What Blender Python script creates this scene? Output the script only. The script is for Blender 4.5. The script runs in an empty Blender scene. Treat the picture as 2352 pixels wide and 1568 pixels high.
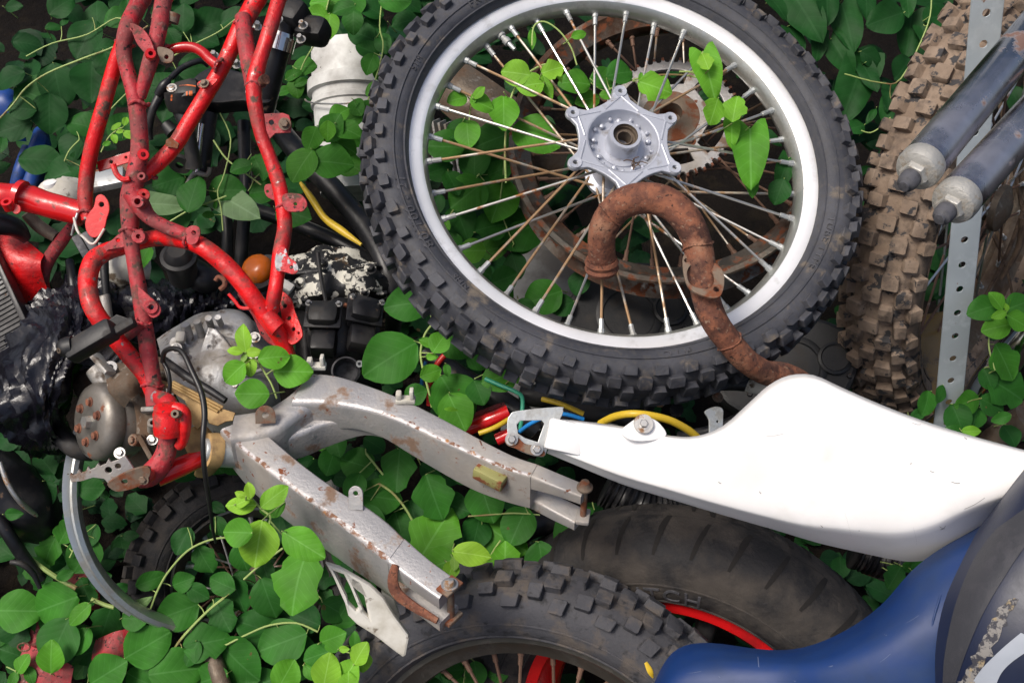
import bpy, bmesh, math, random
from mathutils import Vector, Matrix, noise
from math import sin, cos, pi, radians
rnd = random.Random(7)
SC = bpy.context.scene
COL = SC.collection
# ------------------------------------------------------------------ camera, world, sun, exposure
F = 2483.0                                   # focal length in units of a 2352 px wide picture
CAM = Matrix.Translation((0, 0, 1.55)) @ Matrix.Rotation(radians(40), 4, 'X')
cd = bpy.data.cameras.new('camera'); cd.sensor_width = 36; cd.lens = F / 2352 * 36
cd.clip_start = .05; cd.clip_end = 200
co = bpy.data.objects.new('camera', cd); COL.objects.link(co); co.matrix_world = CAM; SC.camera = co
SUN_EL, SUN_AZ = 62, -110                      # degrees; azimuth 0 = from behind the far hedge, negative = from the left
w = bpy.data.worlds.new('World'); SC.world = w; w.use_nodes = True
nt = w.node_tree; bg = nt.nodes['Background']
sky = nt.nodes.new('ShaderNodeTexSky'); sky.sky_type = 'NISHITA'; sky.sun_disc = False
sky.sun_elevation = radians(SUN_EL); sky.sun_rotation = radians(SUN_AZ)
sky.air_density = 1.0; sky.dust_density = 6.0; sky.ozone_density = 1.0
nt.links.new(sky.outputs[0], bg.inputs[0]); bg.inputs[1].default_value = .082
sl = bpy.data.lights.new('sun', 'SUN'); sl.energy = 1.75; sl.angle = radians(20); sl.color = (1, .95, .88)
so = bpy.data.objects.new('sun', sl); COL.objects.link(so)
sd = Vector((sin(radians(SUN_AZ)) * cos(radians(SUN_EL)), cos(radians(SUN_AZ)) * cos(radians(SUN_EL)), sin(radians(SUN_EL))))
so.rotation_euler = sd.to_track_quat('Z', 'Y').to_euler()
SC.view_settings.view_transform = 'Standard'; SC.view_settings.look = 'None'
SC.view_settings.exposure = .66; SC.view_settings.gamma = 1
GZ = -.18                                    # height of the soil

def P(u, v, d): return CAM @ Vector(((u - 1176) / F * d, -(v - 784) / F * d, -d))
def PZ(u, v, z):
    return P(u, v, (1.55 - z) / (.76604 + .64279 * (v - 784) / F))
R3 = CAM.to_3x3()
def DV(x, y, z): return (R3 @ Vector((x, y, z))).normalized()
UP = Vector((0, 0, 1))
def face_n(phi, ratio, s=1, u=1176, v=784):
    'normal of a disc seen as an ellipse whose long axis falls phi degrees to the right, centred at u, v'
    t = math.acos(ratio); p = radians(phi); q = Vector((0, 0, 1)).rotation_difference(Vector((-(u - 1176) / F, (v - 784) / F, 1)))
    return DV(*(q @ Vector((s * sin(p) * sin(t), s * cos(p) * sin(t), cos(t)))))
def frame(o, n, xdir=None, spin=0):
    n = n.normalized()
    x = xdir if xdir else R3 @ Vector((1, 0, 0))
    x = (x - n * x.dot(n)).normalized(); y = n.cross(x)
    m = Matrix(((x.x, y.x, n.x, o.x), (x.y, y.y, n.y, o.y), (x.z, y.z, n.z, o.z), (0, 0, 0, 1)))
    return m @ Matrix.Rotation(radians(spin), 4, 'Z')

# ------------------------------------------------------------------ materials
def mat(name, layers, bump=None, coat=0, emit=None, spec=.5, aniso=0):
    '''layers: (colour, roughness, metallic, None | (scale, lo, hi, detail, seed[, stretch]))'''
    m = bpy.data.materials.new(name); m.use_nodes = True
    n = m.node_tree.nodes; l = m.node_tree.links; b = n['Principled BSDF']
    tc = n.new('ShaderNodeTexCoord'); cs = rs = ms = None
    for col, ro, me, mk in layers:
        c = n.new('ShaderNodeRGB'); c.outputs[0].default_value = (*col, 1)
        # slight drift of the colour inside each layer
        hv = n.new('ShaderNodeHueSaturation'); nz = n.new('ShaderNodeTexNoise'); nz.inputs['Scale'].default_value = 9 + 7 * len(n) % 40; nz.inputs['Detail'].default_value = 5
        mr = n.new('ShaderNodeMapRange'); mr.inputs[3].default_value = .7; mr.inputs[4].default_value = 1.3
        l.new(tc.outputs['Object'], nz.inputs['Vector']); l.new(nz.outputs[0], mr.inputs[0]); l.new(mr.outputs[0], hv.inputs['Value']); l.new(c.outputs[0], hv.inputs['Color'])
        if mk is None:
            cs, rs, ms = hv.outputs[0], ro, me; continue
        sc, lo, hi, det, seed = mk[:5]
        mp = n.new('ShaderNodeMapping'); mp.inputs['Location'].default_value = (seed, seed * 1.7, seed * .6)
        if len(mk) > 5: mp.inputs['Scale'].default_value = mk[5]
        t = n.new('ShaderNodeTexNoise'); t.inputs['Scale'].default_value = sc; t.inputs['Detail'].default_value = det; t.inputs['Roughness'].default_value = .62
        r = n.new('ShaderNodeMapRange'); r.inputs[1].default_value = lo; r.inputs[2].default_value = hi
        l.new(tc.outputs['Object'], mp.inputs[0]); l.new(mp.outputs[0], t.inputs['Vector']); l.new(t.outputs[0], r.inputs[0])
        mx = n.new('ShaderNodeMix'); mx.data_type = 'RGBA'; l.new(r.outputs[0], mx.inputs[0]); l.new(cs, mx.inputs[6]); l.new(hv.outputs[0], mx.inputs[7]); cs = mx.outputs[2]
        def fm(a, bb):
            x = n.new('ShaderNodeMix'); x.data_type = 'FLOAT'; l.new(r.outputs[0], x.inputs[0])
            if isinstance(a, (int, float)): x.inputs[2].default_value = a
            else: l.new(a, x.inputs[2])
            x.inputs[3].default_value = bb; return x.outputs[0]
        rs = fm(rs, ro); ms = fm(ms, me)
    l.new(cs, b.inputs['Base Color'])
    for v, k in ((rs, 'Roughness'), (ms, 'Metallic')):
        if isinstance(v, (int, float)): b.inputs[k].default_value = v
        else: l.new(v, b.inputs[k])
    b.inputs['Coat Weight'].default_value = coat; b.inputs['Coat Roughness'].default_value = .12
    b.inputs['Specular IOR Level'].default_value = spec
    if bump:
        last = None
        for sc, st in bump:
            t = n.new('ShaderNodeTexNoise'); t.inputs['Scale'].default_value = sc; t.inputs['Detail'].default_value = 8; t.inputs['Roughness'].default_value = .6
            bp = n.new('ShaderNodeBump'); bp.inputs['Strength'].default_value = st; bp.inputs['Distance'].default_value = .4 / sc
            l.new(tc.outputs['Object'], t.inputs['Vector']); l.new(t.outputs[0], bp.inputs['Height'])
            if last: l.new(last, bp.inputs['Normal'])
            last = bp.outputs[0]
        l.new(last, b.inputs['Normal'])
    if emit: b.inputs['Emission Color'].default_value = (*emit, 1); b.inputs['Emission Strength'].default_value = 1
    return m
DIRT = (.10, .062, .045)
RUST = (.17, .05, .018)
MT = {}
def defm(key, *a, **k): MT[key] = mat(key, *a, **k)
defm('red_paint', [((.72, .008, .010), .34, 0, None), ((.36, .012, .014), .5, 0, (14, .48, .64, 8, 3)), ((.22, .05, .04), .85, 0, (30, .52, .66, 10, 1)), (DIRT, .9, 0, (40, .62, .68, 10, 6)), ((.03, .016, .014), .9, 0, (170, .64, .68, 6, 16)), ((.34, .31, .29), .45, .6, (55, .66, .675, 10, 14)), ((.03, .02, .02), .7, 0, (90, .66, .7, 8, 5))], [(60, .4), (300, .2)], coat=.12)
defm('red_dirty', [((.42, .024, .034), .55, 0, None), ((.24, .05, .05), .8, 0, (35, .42, .60, 10, 7)), (DIRT, .95, 0, (48, .54, .66, 10, 2)), ((.34, .14, .13), .9, 0, (150, .58, .70, 8, 12)), ((.02, .014, .013), .8, 0, (130, .60, .64, 8, 5))], [(60, .4), (260, .3)])
defm('red_chipped', [((.50, .016, .022), .45, 0, None), ((.36, .35, .36), .5, .5, (34, .54, .555, 9, 31)), (DIRT, .9, 0, (44, .56, .66, 10, 5))], [(60, .4)])
defm('red_clean', [((.62, .01, .012), .22, 0, None), ((.35, .01, .012), .4, 0, (10, .55, .7, 6, 3)), (DIRT, .9, 0, (30, .64, .7, 9, 11))], [(50, .1)], coat=.6)
defm('rust', [((.135, .048, .028), .85, 0, None), ((.075, .034, .026), .85, 0, (9, .5, .62, 6, 21)), ((.30, .15, .09), .95, 0, (13, .56, .68, 8, 33)), ((.23, .085, .045), .9, 0, (70, .45, .6, 10, 1)), ((.06, .022, .014), .9, 0, (28, .55, .66, 9, 4)), ((.24, .16, .11), .9, 0, (150, .60, .68, 8, 9)), ((.035, .016, .012), .9, 0, (220, .58, .66, 6, 3))], [(60, .5), (420, .9)])
defm('rust_plate', [((.20, .15, .11), .7, .3, None), (RUST, .9, 0, (40, .45, .58, 8, 2))], [(200, .4)])
defm('silver_dirty', [((.40, .39, .39), .40, .5, None), ((.36, .33, .30), .6, .3, (9, .45, .6, 6, 2)), ((.20, .13, .09), .85, 0, (22, .56, .63, 10, 5)), (RUST, .95, 0, (70, .635, .67, 9, 6))], [(30, .12), (240, .2)])
defm('cast_alloy', [((.46, .46, .46), .45, .7, None), ((.25, .22, .18), .7, .2, (18, .44, .62, 10, 4)), ((.07, .05, .035), .9, 0, (40, .55, .66, 10, 8))], [(300, .25), (40, .15)])
defm('cast_brown', [((.16, .13, .10), .55, .6, None), ((.10, .06, .035), .85, .1, (20, .42, .6, 9, 4)), ((.35, .32, .28), .5, .7, (36, .6, .68, 9, 8))], [(200, .4), (40, .3)])
defm('clutch_alloy', [((.34, .32, .29), .34, .9, None), ((.15, .13, .11), .6, .4, (15, .4, .65, 8, 4)), (RUST, .9, 0, (50, .62, .68, 9, 8))], [(200, .15)])
defm('hub_alloy', [((.47, .49, .55), .4, .35, None), ((.26, .25, .25), .6, .3, (40, .56, .68, 8, 2)), ((.13, .10, .08), .8, 0, (90, .66, .71, 8, 3))], [(200, .12)])
defm('rim_alloy', [((.90, .90, .91), .38, .45, None), ((.70, .69, .68), .45, .5, (30, .56, .7, 8, 2)), ((.12, .1, .1), .7, .2, (160, .7, .73, 6, 8))], [(300, .06)])
defm('rim_inner', [((.58, .59, .56), .32, .85, None), ((.36, .35, .32), .5, .6, (24, .5, .66, 8, 2)), ((.10, .09, .07), .8, .1, (110, .66, .72, 8, 8))], [(200, .1)])
defm('rim_rusty', [((.22, .20, .17), .32, .9, None), ((.06, .028, .014), .6, .3, (12, .40, .56, 9, 3)), (RUST, .9, 0, (60, .52, .6, 9, 8))], [(200, .3)])
defm('chrome', [((.72, .72, .72), .12, 1, None), ((.2, .17, .14), .6, .4, (26, .6, .7, 9, 3))], [(60, .04)])
defm('fork_chrome', [((.44, .42, .44), .2, 1, None), ((.52, .50, .54), .32, .85, (6, .46, .62, 9, 3, (1, 1, 1))), ((.12, .10, .13), .22, 1, (8, .54, .66, 8, 23)), ((.17, .10, .08), .8, .1, (24, .6, .67, 9, 12))], [(50, .05)])
defm('fork_cap', [((.46, .45, .42), .55, .6, None), ((.25, .22, .18), .8, .1, (60, .5, .6, 9, 3))], [(300, .5), (60, .3)])
defm('steel', [((.5, .49, .47), .35, .8, None), ((.25, .14, .07), .8, .2, (60, .55, .62, 8, 4))], [(100, .1)])
defm('spoke_clean', [((.62, .61, .58), .3, .85, None), ((.30, .13, .04), .7, .2, (30, .56, .64, 8, 1))])
defm('spoke_rusty', [((.34, .21, .11), .6, .4, None), ((.5, .46, .4), .4, .8, (30, .48, .6, 8, 7))])
defm('spoke_brown', [((.16, .09, .06), .7, .2, None), ((.35, .28, .24), .5, .5, (40, .6, .68, 8, 7))])
defm('rubber', [((.038, .040, .050), .6, 0, None), ((.065, .067, .080), .7, 0, (12, .45, .65, 7, 1)), ((.15, .125, .10), .95, 0, (30, .57, .68, 10, 4)), ((.06, .058, .06), .8, 0, (140, .5, .7, 6, 8))], [(140, .25), (30, .15)], spec=.45)
defm('rubber_side', [((.040, .042, .055), .42, 0, None), ((.062, .064, .080), .55, 0, (10, .45, .65, 7, 1)), ((.11, .095, .08), .9, 0, (40, .63, .7, 9, 4))], [(200, .1)], spec=.5)
defm('rubber_mud', [((.21, .155, .115), .92, 0, None), ((.28, .215, .165), .95, 0, (16, .45, .65, 8, 1)), ((.13, .10, .08), .95, 0, (30, .5, .62, 9, 7)), ((.05, .048, .05), .8, 0, (48, .56, .60, 10, 4))], [(150, .4), (40, .35)], spec=.2)
defm('rubber_grey', [((.060, .060, .068), .75, 0, None), ((.10, .085, .075), .9, 0, (28, .5, .63, 9, 1)), ((.03, .03, .033), .7, 0, (70, .56, .66, 8, 4))], [(160, .3), (40, .2)], spec=.35)
defm('rubber_old', [((.020, .019, .020), .7, 0, None), ((.058, .050, .044), .95, 0, (12, .45, .6, 9, 1))], [(120, .4), (30, .2)], spec=.3)
defm('white_plastic', [((.82, .81, .80), .35, 0, None), ((.70, .69, .66), .5, 0, (5, .56, .7, 5, 1)), ((.22, .20, .19), .7, 0, (60, .725, .74, 6, 9, (.4, 2.2, 1)))], [(16, .015)], coat=.2)
defm('white_old', [((.58, .56, .50), .6, 0, None), ((.38, .35, .28), .8, 0, (14, .45, .62, 8, 1)), ((.12, .09, .06), .9, 0, (40, .62, .68, 8, 4))], [(80, .1)])
defm('bucket_white', [((.62, .62, .60), .5, 0, None), ((.40, .39, .37), .7, 0, (10, .48, .62, 8, 1)), ((.06, .05, .05), .9, 0, (60, .66, .7, 8, 4))], [(80, .06)])
defm('rust_edge', [((.42, .40, .40), .5, .4, None), ((.20, .10, .06), .9, 0, (110, .50, .60, 9, 3)), ((.34, .16, .06), .9, 0, (60, .57, .64, 8, 6))], [(300, .5)])
defm('blue_plastic', [((.005, .029, .13), .48, 0, None), ((.012, .034, .105), .55, 0, (7, .45, .62, 8, 1)), ((.30, .30, .32), .8, 0, (140, .735, .75, 7, 4))], [(120, .05)], spec=.4)
defm('blue_paint', [((.008, .05, .24), .4, 0, None), ((.01, .03, .1), .6, 0, (30, .5, .6, 8, 1))])
defm('sheet_grey', [((.22, .22, .21), .6, 0, None), ((.12, .11, .10), .8, 0, (10, .45, .6, 9, 3))])
defm('navy_shade', [((.006, .011, .034), .42, 0, None), ((.012, .016, .032), .5, 0, (30, .5, .65, 7, 3))], [(500, .12)])
defm('seat_vinyl_lit', [((.032, .033, .040), .5, 0, None), ((.04, .04, .048), .6, 0, (60, .5, .62, 6, 3))], [(700, .35), (20, .05)], spec=.45)
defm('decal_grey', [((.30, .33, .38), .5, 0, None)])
defm('scuff', [((.20, .19, .18), .9, 0, None), ((.03, .03, .04), .7, 0, (160, .47, .53, 8, 3)), ((.28, .22, .13), .9, 0, (90, .58, .66, 8, 5))], [(300, .5)])
defm('black_metal', [((.008, .008, .010), .38, 0, None), ((.03, .028, .028), .6, 0, (20, .5, .64, 8, 1)), ((.13, .08, .05), .9, 0, (60, .64, .7, 9, 4))], [(80, .1)], spec=.5)
defm('black_plastic', [((.011, .011, .012), .5, 0, None), ((.035, .03, .026), .85, 0, (22, .52, .65, 9, 4))], [(200, .15)])
defm('bag', [((.006, .006, .010), .22, 0, None), ((.02, .018, .018), .55, 0, (20, .62, .72, 8, 1))], [(40, .25)], spec=.5)
defm('paint_spatter', [((.014, .014, .015), .45, 0, None), ((.62, .60, .52), .6, 0, (48, .53, .545, 10, 3)), ((.10, .06, .03), .9, 0, (28, .62, .68, 8, 7))], [(80, .3)])
defm('amber', [((.50, .11, .008), .25, 0, None), ((.3, .09, .02), .6, 0, (40, .6, .7, 8, 3))])
defm('tan_guard', [((.42, .27, .10), .6, 0, None), ((.22, .13, .06), .8, 0, (20, .45, .6, 8, 3))], [(90, .2)])
defm('galv', [((.42, .47, .50), .5, .25, None), ((.52, .57, .60), .45, .3, (18, .5, .6, 7, 3)), ((.22, .13, .09), .85, 0, (60, .68, .72, 8, 2))], [(150, .06)])
defm('zinc', [((.48, .50, .50), .42, .6, None), ((.30, .30, .29), .6, .3, (40, .5, .6, 9, 3))], [(150, .15)])
defm('soil', [((.008, .006, .005), .95, 0, None), ((.016, .012, .008), .98, 0, (24, .5, .62, 10, 2)), ((.008, .006, .005), 1, 0, (9, .5, .62, 8, 8))], [(30, .9), (150, .8)], spec=.15)
defm('wood', [((.10, .065, .04), .85, 0, None), ((.05, .03, .02), .9, 0, (20, .45, .6, 9, 3, (6, 6, .6)))], [(60, .5)])
defm('stem_green', [((.30, .40, .12), .6, 0, None), ((.20, .12, .05), .7, 0, (16, .56, .66, 6, 3))])
defm('stem_red', [((.10, .06, .035), .7, 0, None)])
for k, c in dict(yellow=(.62, .42, .03), wire_red=(.5, .02, .015), wire_green=(.03, .26, .16), wire_blue=(.02, .22, .6), wire_black=(.012, .012, .012)).items():
    defm('cable_' + k, [(c, .4, 0, None), (tuple(x * .4 for x in c), .7, 0, (30, .55, .68, 7, 2))])
defm('hole_dark', [((.01, .008, .007), .9, 0, None)])
defm('bird_lime', [((.75, .75, .72), .7, 0, None)])

def leaf_mat():
    m = bpy.data.materials.new('leaf'); m.use_nodes = True
    n = m.node_tree.nodes; l = m.node_tree.links; b = n['Principled BSDF']
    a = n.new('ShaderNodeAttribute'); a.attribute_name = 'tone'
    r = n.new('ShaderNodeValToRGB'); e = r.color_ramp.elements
    e[0].position = 0; e[0].color = (.006, .034, .012, 1)  # dark end lowered so filler leaves carry the shade of the gaps
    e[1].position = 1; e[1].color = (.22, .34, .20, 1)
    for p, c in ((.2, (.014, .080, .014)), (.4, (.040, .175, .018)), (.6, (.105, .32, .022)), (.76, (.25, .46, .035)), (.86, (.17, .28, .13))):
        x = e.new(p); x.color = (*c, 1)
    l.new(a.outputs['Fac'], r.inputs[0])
    tc = n.new('ShaderNodeTexCoord')
    nz = n.new('ShaderNodeTexNoise'); nz.inputs['Scale'].default_value = 25; nz.inputs['Detail'].default_value = 6
    l.new(tc.outputs['Object'], nz.inputs['Vector'])
    mr = n.new('ShaderNodeMapRange'); mr.inputs[1].default_value = .3; mr.inputs[2].default_value = .7; mr.inputs[3].default_value = .75; mr.inputs[4].default_value = 1.25
    l.new(nz.outputs[0], mr.inputs[0])
    hs = n.new('ShaderNodeHueSaturation'); l.new(mr.outputs[0], hs.inputs['Value']); l.new(r.outputs[0], hs.inputs['Color'])
    # veins: midrib plus slanting side veins from the leaf's own uv
    uv = n.new('ShaderNodeUVMap'); uv.uv_map = 'UVMap'; sp = n.new('ShaderNodeSeparateXYZ'); l.new(uv.outputs[0], sp.inputs[0])
    def mth(op, x, y=None):
        k = n.new('ShaderNodeMath'); k.operation = op
        for i, q in enumerate((x, y)):
            if q is None: continue
            if isinstance(q, (int, float)): k.inputs[i].default_value = q
            else: l.new(q, k.inputs[i])
        return k.outputs[0]
    ax = mth('ABSOLUTE', mth('SUBTRACT', sp.outputs[0], .5))
    t = mth('SUBTRACT', sp.outputs[1], mth('MULTIPLY', ax, .75))
    saw = mth('ABSOLUTE', mth('SUBTRACT', mth('FRACT', mth('MULTIPLY', t, 6.5)), .5))
    side = mth('MULTIPLY', mth('LESS_THAN', saw, .045), .45)
    mid = mth('LESS_THAN', ax, .018)
    v = mth('MAXIMUM', side, mid)
    mx = n.new('ShaderNodeMix'); mx.data_type = 'RGBA'; mx.blend_type = 'MIX'
    l.new(mth('MULTIPLY', v, .30), mx.inputs[0]); l.new(hs.outputs[0], mx.inputs[6])
    br = n.new('ShaderNodeHueSaturation'); br.inputs['Value'].default_value = 1.8; br.inputs['Saturation'].default_value = .8; l.new(hs.outputs[0], br.inputs['Color'])
    l.new(br.outputs[0], mx.inputs[7])
    # brown nibbled spots
    n2 = n.new('ShaderNodeTexNoise'); n2.inputs['Scale'].default_value = 45; n2.inputs['Detail'].default_value = 4; l.new(tc.outputs['Object'], n2.inputs['Vector'])
    m2 = n.new('ShaderNodeMix'); m2.data_type = 'RGBA'; l.new(mth('MULTIPLY', mth('GREATER_THAN', n2.outputs[0], .735), .8), m2.inputs[0]); l.new(mx.outputs[2], m2.inputs[6]); m2.inputs[7].default_value = (.12, .075, .03, 1)
    l.new(m2.outputs[2], b.inputs['Base Color'])
    b.inputs['Roughness'].default_value = .55; b.inputs['Specular IOR Level'].default_value = .16
    bp = n.new('ShaderNodeBump'); bp.inputs['Strength'].default_value = .16; bp.inputs['Distance'].default_value = .0016
    hh = mth('ADD', mth('MULTIPLY', saw, -1.0), mth('MULTIPLY', nz.outputs[0], 1.5)); l.new(hh, bp.inputs['Height']); l.new(bp.outputs[0], b.inputs['Normal'])
    tr = n.new('ShaderNodeBsdfTranslucent'); l.new(m2.outputs[2], tr.inputs[0])
    ms = n.new('ShaderNodeMixShader'); ms.inputs[0].default_value = .22
    l.new(b.outputs[0], ms.inputs[1]); l.new(tr.outputs[0], ms.inputs[2]); l.new(ms.outputs[0], n['Material Output'].inputs[0])
    return m
MT['leaf'] = leaf_mat()

# ------------------------------------------------------------------ things and parts
def tag(o, label=None, cat=None, group=None, kind=None):
    for k, v in (('label', label), ('category', cat), ('group', group), ('kind', kind)):
        if v: o[k] = v
    return o
def thing(name, loc, label, cat, group=None):
    o = bpy.data.objects.new(name, None); COL.objects.link(o); o.location = loc; o.empty_display_size = .05
    o['org'] = tuple(loc)
    return tag(o, label, cat, group)
def cr(p0, p1, p2, p3, t):
    return .5 * ((2 * p1) + (p2 - p0) * t + (2 * p0 - 5 * p1 + 4 * p2 - p3) * t * t + (3 * p1 - p0 - 3 * p2 + p3) * t ** 3)
def spline(pts, step=4, closed=False):
    n = len(pts); out = []
    for i in range(n if closed else n - 1):
        g = (lambda k: pts[k % n]) if closed else (lambda k: pts[max(0, min(n - 1, k))])
        for s in range(step):
            out.append(cr(g(i - 1), g(i), g(i + 1), g(i + 2), s / step))
    if not closed: out.append(pts[-1])
    return out
class G:
    def __init__(s): s.v = []; s.f = []; s.uv = {}; s.tone = []
    def add(s, vs, fs, M=None):
        b = len(s.v); s.v += [(M @ Vector(p)) if M else Vector(p) for p in vs]; s.f += [tuple(b + i for i in f) for f in fs]; return s
    def ringloft(s, rings, cap=True, closed=False, wrap=True):
        b = len(s.v); n = len(rings[0])
        for r in rings: s.v += list(r)
        m = len(rings)
        for i in range(m if closed else m - 1):
            a = b + i * n; c = b + ((i + 1) % m) * n
            for j in range(n if wrap else n - 1):
                k = (j + 1) % n; s.f.append((a + j, a + k, c + k, c + j))
        if cap and not closed and wrap:
            s.f.append(tuple(b + j for j in reversed(range(n)))); s.f.append(tuple(b + (m - 1) * n + j for j in range(n)))
        return s
    def tube(s, pts, r, n=12, step=4, closed=False, cap=True, wob=0, flat=1, hollow=0):
        if step > 1:
            rr = r if isinstance(r, (list, tuple)) else [r] * len(pts)
            q = spline([Vector((*p, w)) for p, w in zip(pts, rr)], step, closed)
            pts = [x.xyz for x in q]; rr = [max(1e-4, x[3]) for x in q]
        else: rr = r if isinstance(r, (list, tuple)) else [r] * len(pts)
        m = len(pts); rings = []; up = None
        for i in range(m):
            a = pts[(i - 1) % m] if closed or i > 0 else pts[0]; c = pts[(i + 1) % m] if closed or i < m - 1 else pts[-1]
            t = (c - a); t = t.normalized() if t.length > 1e-9 else Vector((0, 0, 1))
            if up is None:
                up = Vector((0, 0, 1)) if abs(t.z) < .9 else Vector((1, 0, 0))
            up = (up - t * up.dot(t)).normalized(); sd_ = t.cross(up)
            ring = []
            for k in range(n):
                a_ = 2 * pi * k / n; q = rr[i]
                if wob: q *= 1 + wob * noise.noise(pts[i] * 40 + Vector((cos(a_), sin(a_), 0)) * 1.5)
                ring.append(pts[i] + up * cos(a_) * q * flat + sd_ * sin(a_) * q)
            rings.append(ring)
        if hollow:
            e = rings[-1]; c = pts[-1]; dd = (pts[-1] - pts[-2]).normalized()
            rings.append([c + (p - c) * hollow for p in e]); rings.append([c + (p - c) * hollow - dd * rr[-1] * 1.5 for p in e])
        return s.ringloft(rings, cap, closed)
    def cyl(s, a, b, r, n=16, r2=None, hollow=0): return s.tube([a, b], [r, r2 if r2 else r], n, 1, hollow=hollow)
    def lathe(s, prof, M, n=48, closed=False, a0=0, a1=360):
        full = abs(a1 - a0 - 360) < 1e-6; m = n if full else n + 1; rings = []
        for i in range(m):
            a = radians(a0 + (a1 - a0) * i / n)
            rings.append([M @ Vector((r * cos(a), r * sin(a), z)) for r, z in prof])
        b = len(s.v); k = len(prof)
        for r in rings: s.v += r
        for i in range(n):
            x = b + i * k; y = b + ((i + 1) % m) * k
            for j in range(k if closed else k - 1):
                q = (j + 1) % k; s.f.append((x + j, y + j, y + q, x + q))
        return s
    def box(s, M, sx, sy, sz, bev=.1):
        hx, hy, hz = sx / 2, sy / 2, sz / 2; c = min(hx, hy, hz) * bev * 2
        bm = bmesh.new(); bmesh.ops.create_cube(bm, size=1)
        for v in bm.verts: v.co = Vector((v.co.x * sx, v.co.y * sy, v.co.z * sz))
        if bev > 0: bmesh.ops.bevel(bm, geom=bm.edges[:], offset=c, segments=2, affect='EDGES', profile=.5)
        bm.verts.index_update(); s.add([v.co.copy() for v in bm.verts], [[v.index for v in f.verts] for f in bm.faces], M); bm.free(); return s
    def plate(s, outline, holes, th, M, bev=0, fn=None):
        cu = bpy.data.curves.new('t', 'CURVE'); cu.dimensions = '2D'; cu.fill_mode = 'BOTH'; cu.extrude = th / 2 - bev; cu.bevel_depth = bev; cu.bevel_resolution = 1; cu.offset = -bev
        for lp in [outline] + list(holes):
            sp = cu.splines.new('POLY'); sp.points.add(len(lp) - 1); sp.use_cyclic_u = True
            for i, p in enumerate(lp): sp.points[i].co = (p[0], p[1], 0, 1)
        o = bpy.data.objects.new('t', cu); me = bpy.data.meshes.new_from_object(o)
        vs = [v.co.copy() for v in me.vertices]
        if fn: vs = [fn(v) for v in vs]
        s.add(vs, [tuple(p.vertices) for p in me.polygons], M)
        bpy.data.meshes.remove(me); bpy.data.objects.remove(o); bpy.data.curves.remove(cu); return s
    def patch(s, rows, nu=4, nv=4, th=.003, disp=None, rim=True):
        'rows of 3-D points, splined both ways into a sheet with thickness'
        R = [spline(r, nu) for r in rows]; n = len(R[0])
        cols = [spline([r[j] for r in R], nv) for j in range(n)]; m = len(cols[0])
        g = [[cols[j][i] for j in range(n)] for i in range(m)]
        def nrm(i, j):
            a = g[min(m - 1, i + 1)][j] - g[max(0, i - 1)][j]; c = g[i][min(n - 1, j + 1)] - g[i][max(0, j - 1)]
            k = c.cross(a); return k.normalized() if k.length > 1e-12 else Vector((0, 0, 1))
        N = [[nrm(i, j) for j in range(n)] for i in range(m)]
        if disp: g = [[g[i][j] + N[i][j] * disp(g[i][j], i / (m - 1), j / (n - 1)) for j in range(n)] for i in range(m)]
        b = len(s.v)
        for i in range(m): s.v += g[i]
        for i in range(m): s.v += [g[i][j] - N[i][j] * th for j in range(n)]
        o = m * n
        for i in range(m - 1):
            for j in range(n - 1):
                q = b + i * n + j
                s.f.append((q, q + 1, q + n + 1, q + n)); s.f.append((q + o, q + o + n, q + o + n + 1, q + o + 1))
        for j in range(n - 1):
            q = b + j; s.f.append((q, q + o, q + o + 1, q + 1)); q = b + (m - 1) * n + j; s.f.append((q, q + 1, q + o + 1, q + o))
        for i in range(m - 1):
            q = b + i * n; s.f.append((q, q + n, q + n + o, q + o)); q = b + i * n + n - 1; s.f.append((q, q + o, q + n + o, q + n))
        return s
    def build(s, name, m, parent=None, label=None, smooth=38):
        me = bpy.data.meshes.new(name)
        org = Vector((0, 0, 0)); r = parent
        while r is not None:
            if 'org' in r: org = Vector(r['org'])
            r = r.parent
        if parent is None: org = sum(s.v, Vector((0, 0, 0))) / max(1, len(s.v))
        me.from_pydata([tuple(v - org) for v in s.v], [], s.f)
        if s.tone:
            at = me.attributes.new('tone', 'FLOAT', 'POINT'); at.data.foreach_set('value', s.tone)
            uvl = me.uv_layers.new(name='UVMap')
            for lp in me.loops: uvl.data[lp.index].uv = s.uv[lp.vertex_index]
        me.materials.append(MT[m] if isinstance(m, str) else m)
        if getattr(s, 'm2', None):
            me.materials.append(MT[s.m2[1]]); me.polygons.foreach_set('material_index', [int(i >= s.m2[0]) for i in range(len(s.f))])
        me.polygons.foreach_set('use_smooth', [True] * len(me.polygons))
        if smooth < 180 and not s.tone: me.set_sharp_from_angle(angle=radians(smooth))
        me.validate(); me.update()
        o = bpy.data.objects.new(name, me); COL.objects.link(o)
        if parent is None: o.location = org; o['org'] = tuple(org)
        else: o.parent = parent
        if label: o['label'] = label
        return o
def T(*p): return Vector(p)
def circ(cx, cy, r, n=16, a0=0): return [(cx + r * cos(2 * pi * i / n + a0), cy + r * sin(2 * pi * i / n + a0)) for i in range(n)]
def pxs(d, *uv):
    'a run of picture positions with one depth, or each with its own'
    return [P(q[0], q[1], q[2] if len(q) > 2 else d) for q in uv]
def hexbolt(g, M, r=.006, h=.005, washer=True):
    if washer: g.lathe([(0, 0), (r * 1.5, 0), (r * 1.5, .0012), (0, .0012)], M, 20)
    g.lathe([(0, 0), (r, 0), (r, h * .8), (r * .8, h), (0, h)], M, 6)

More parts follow.
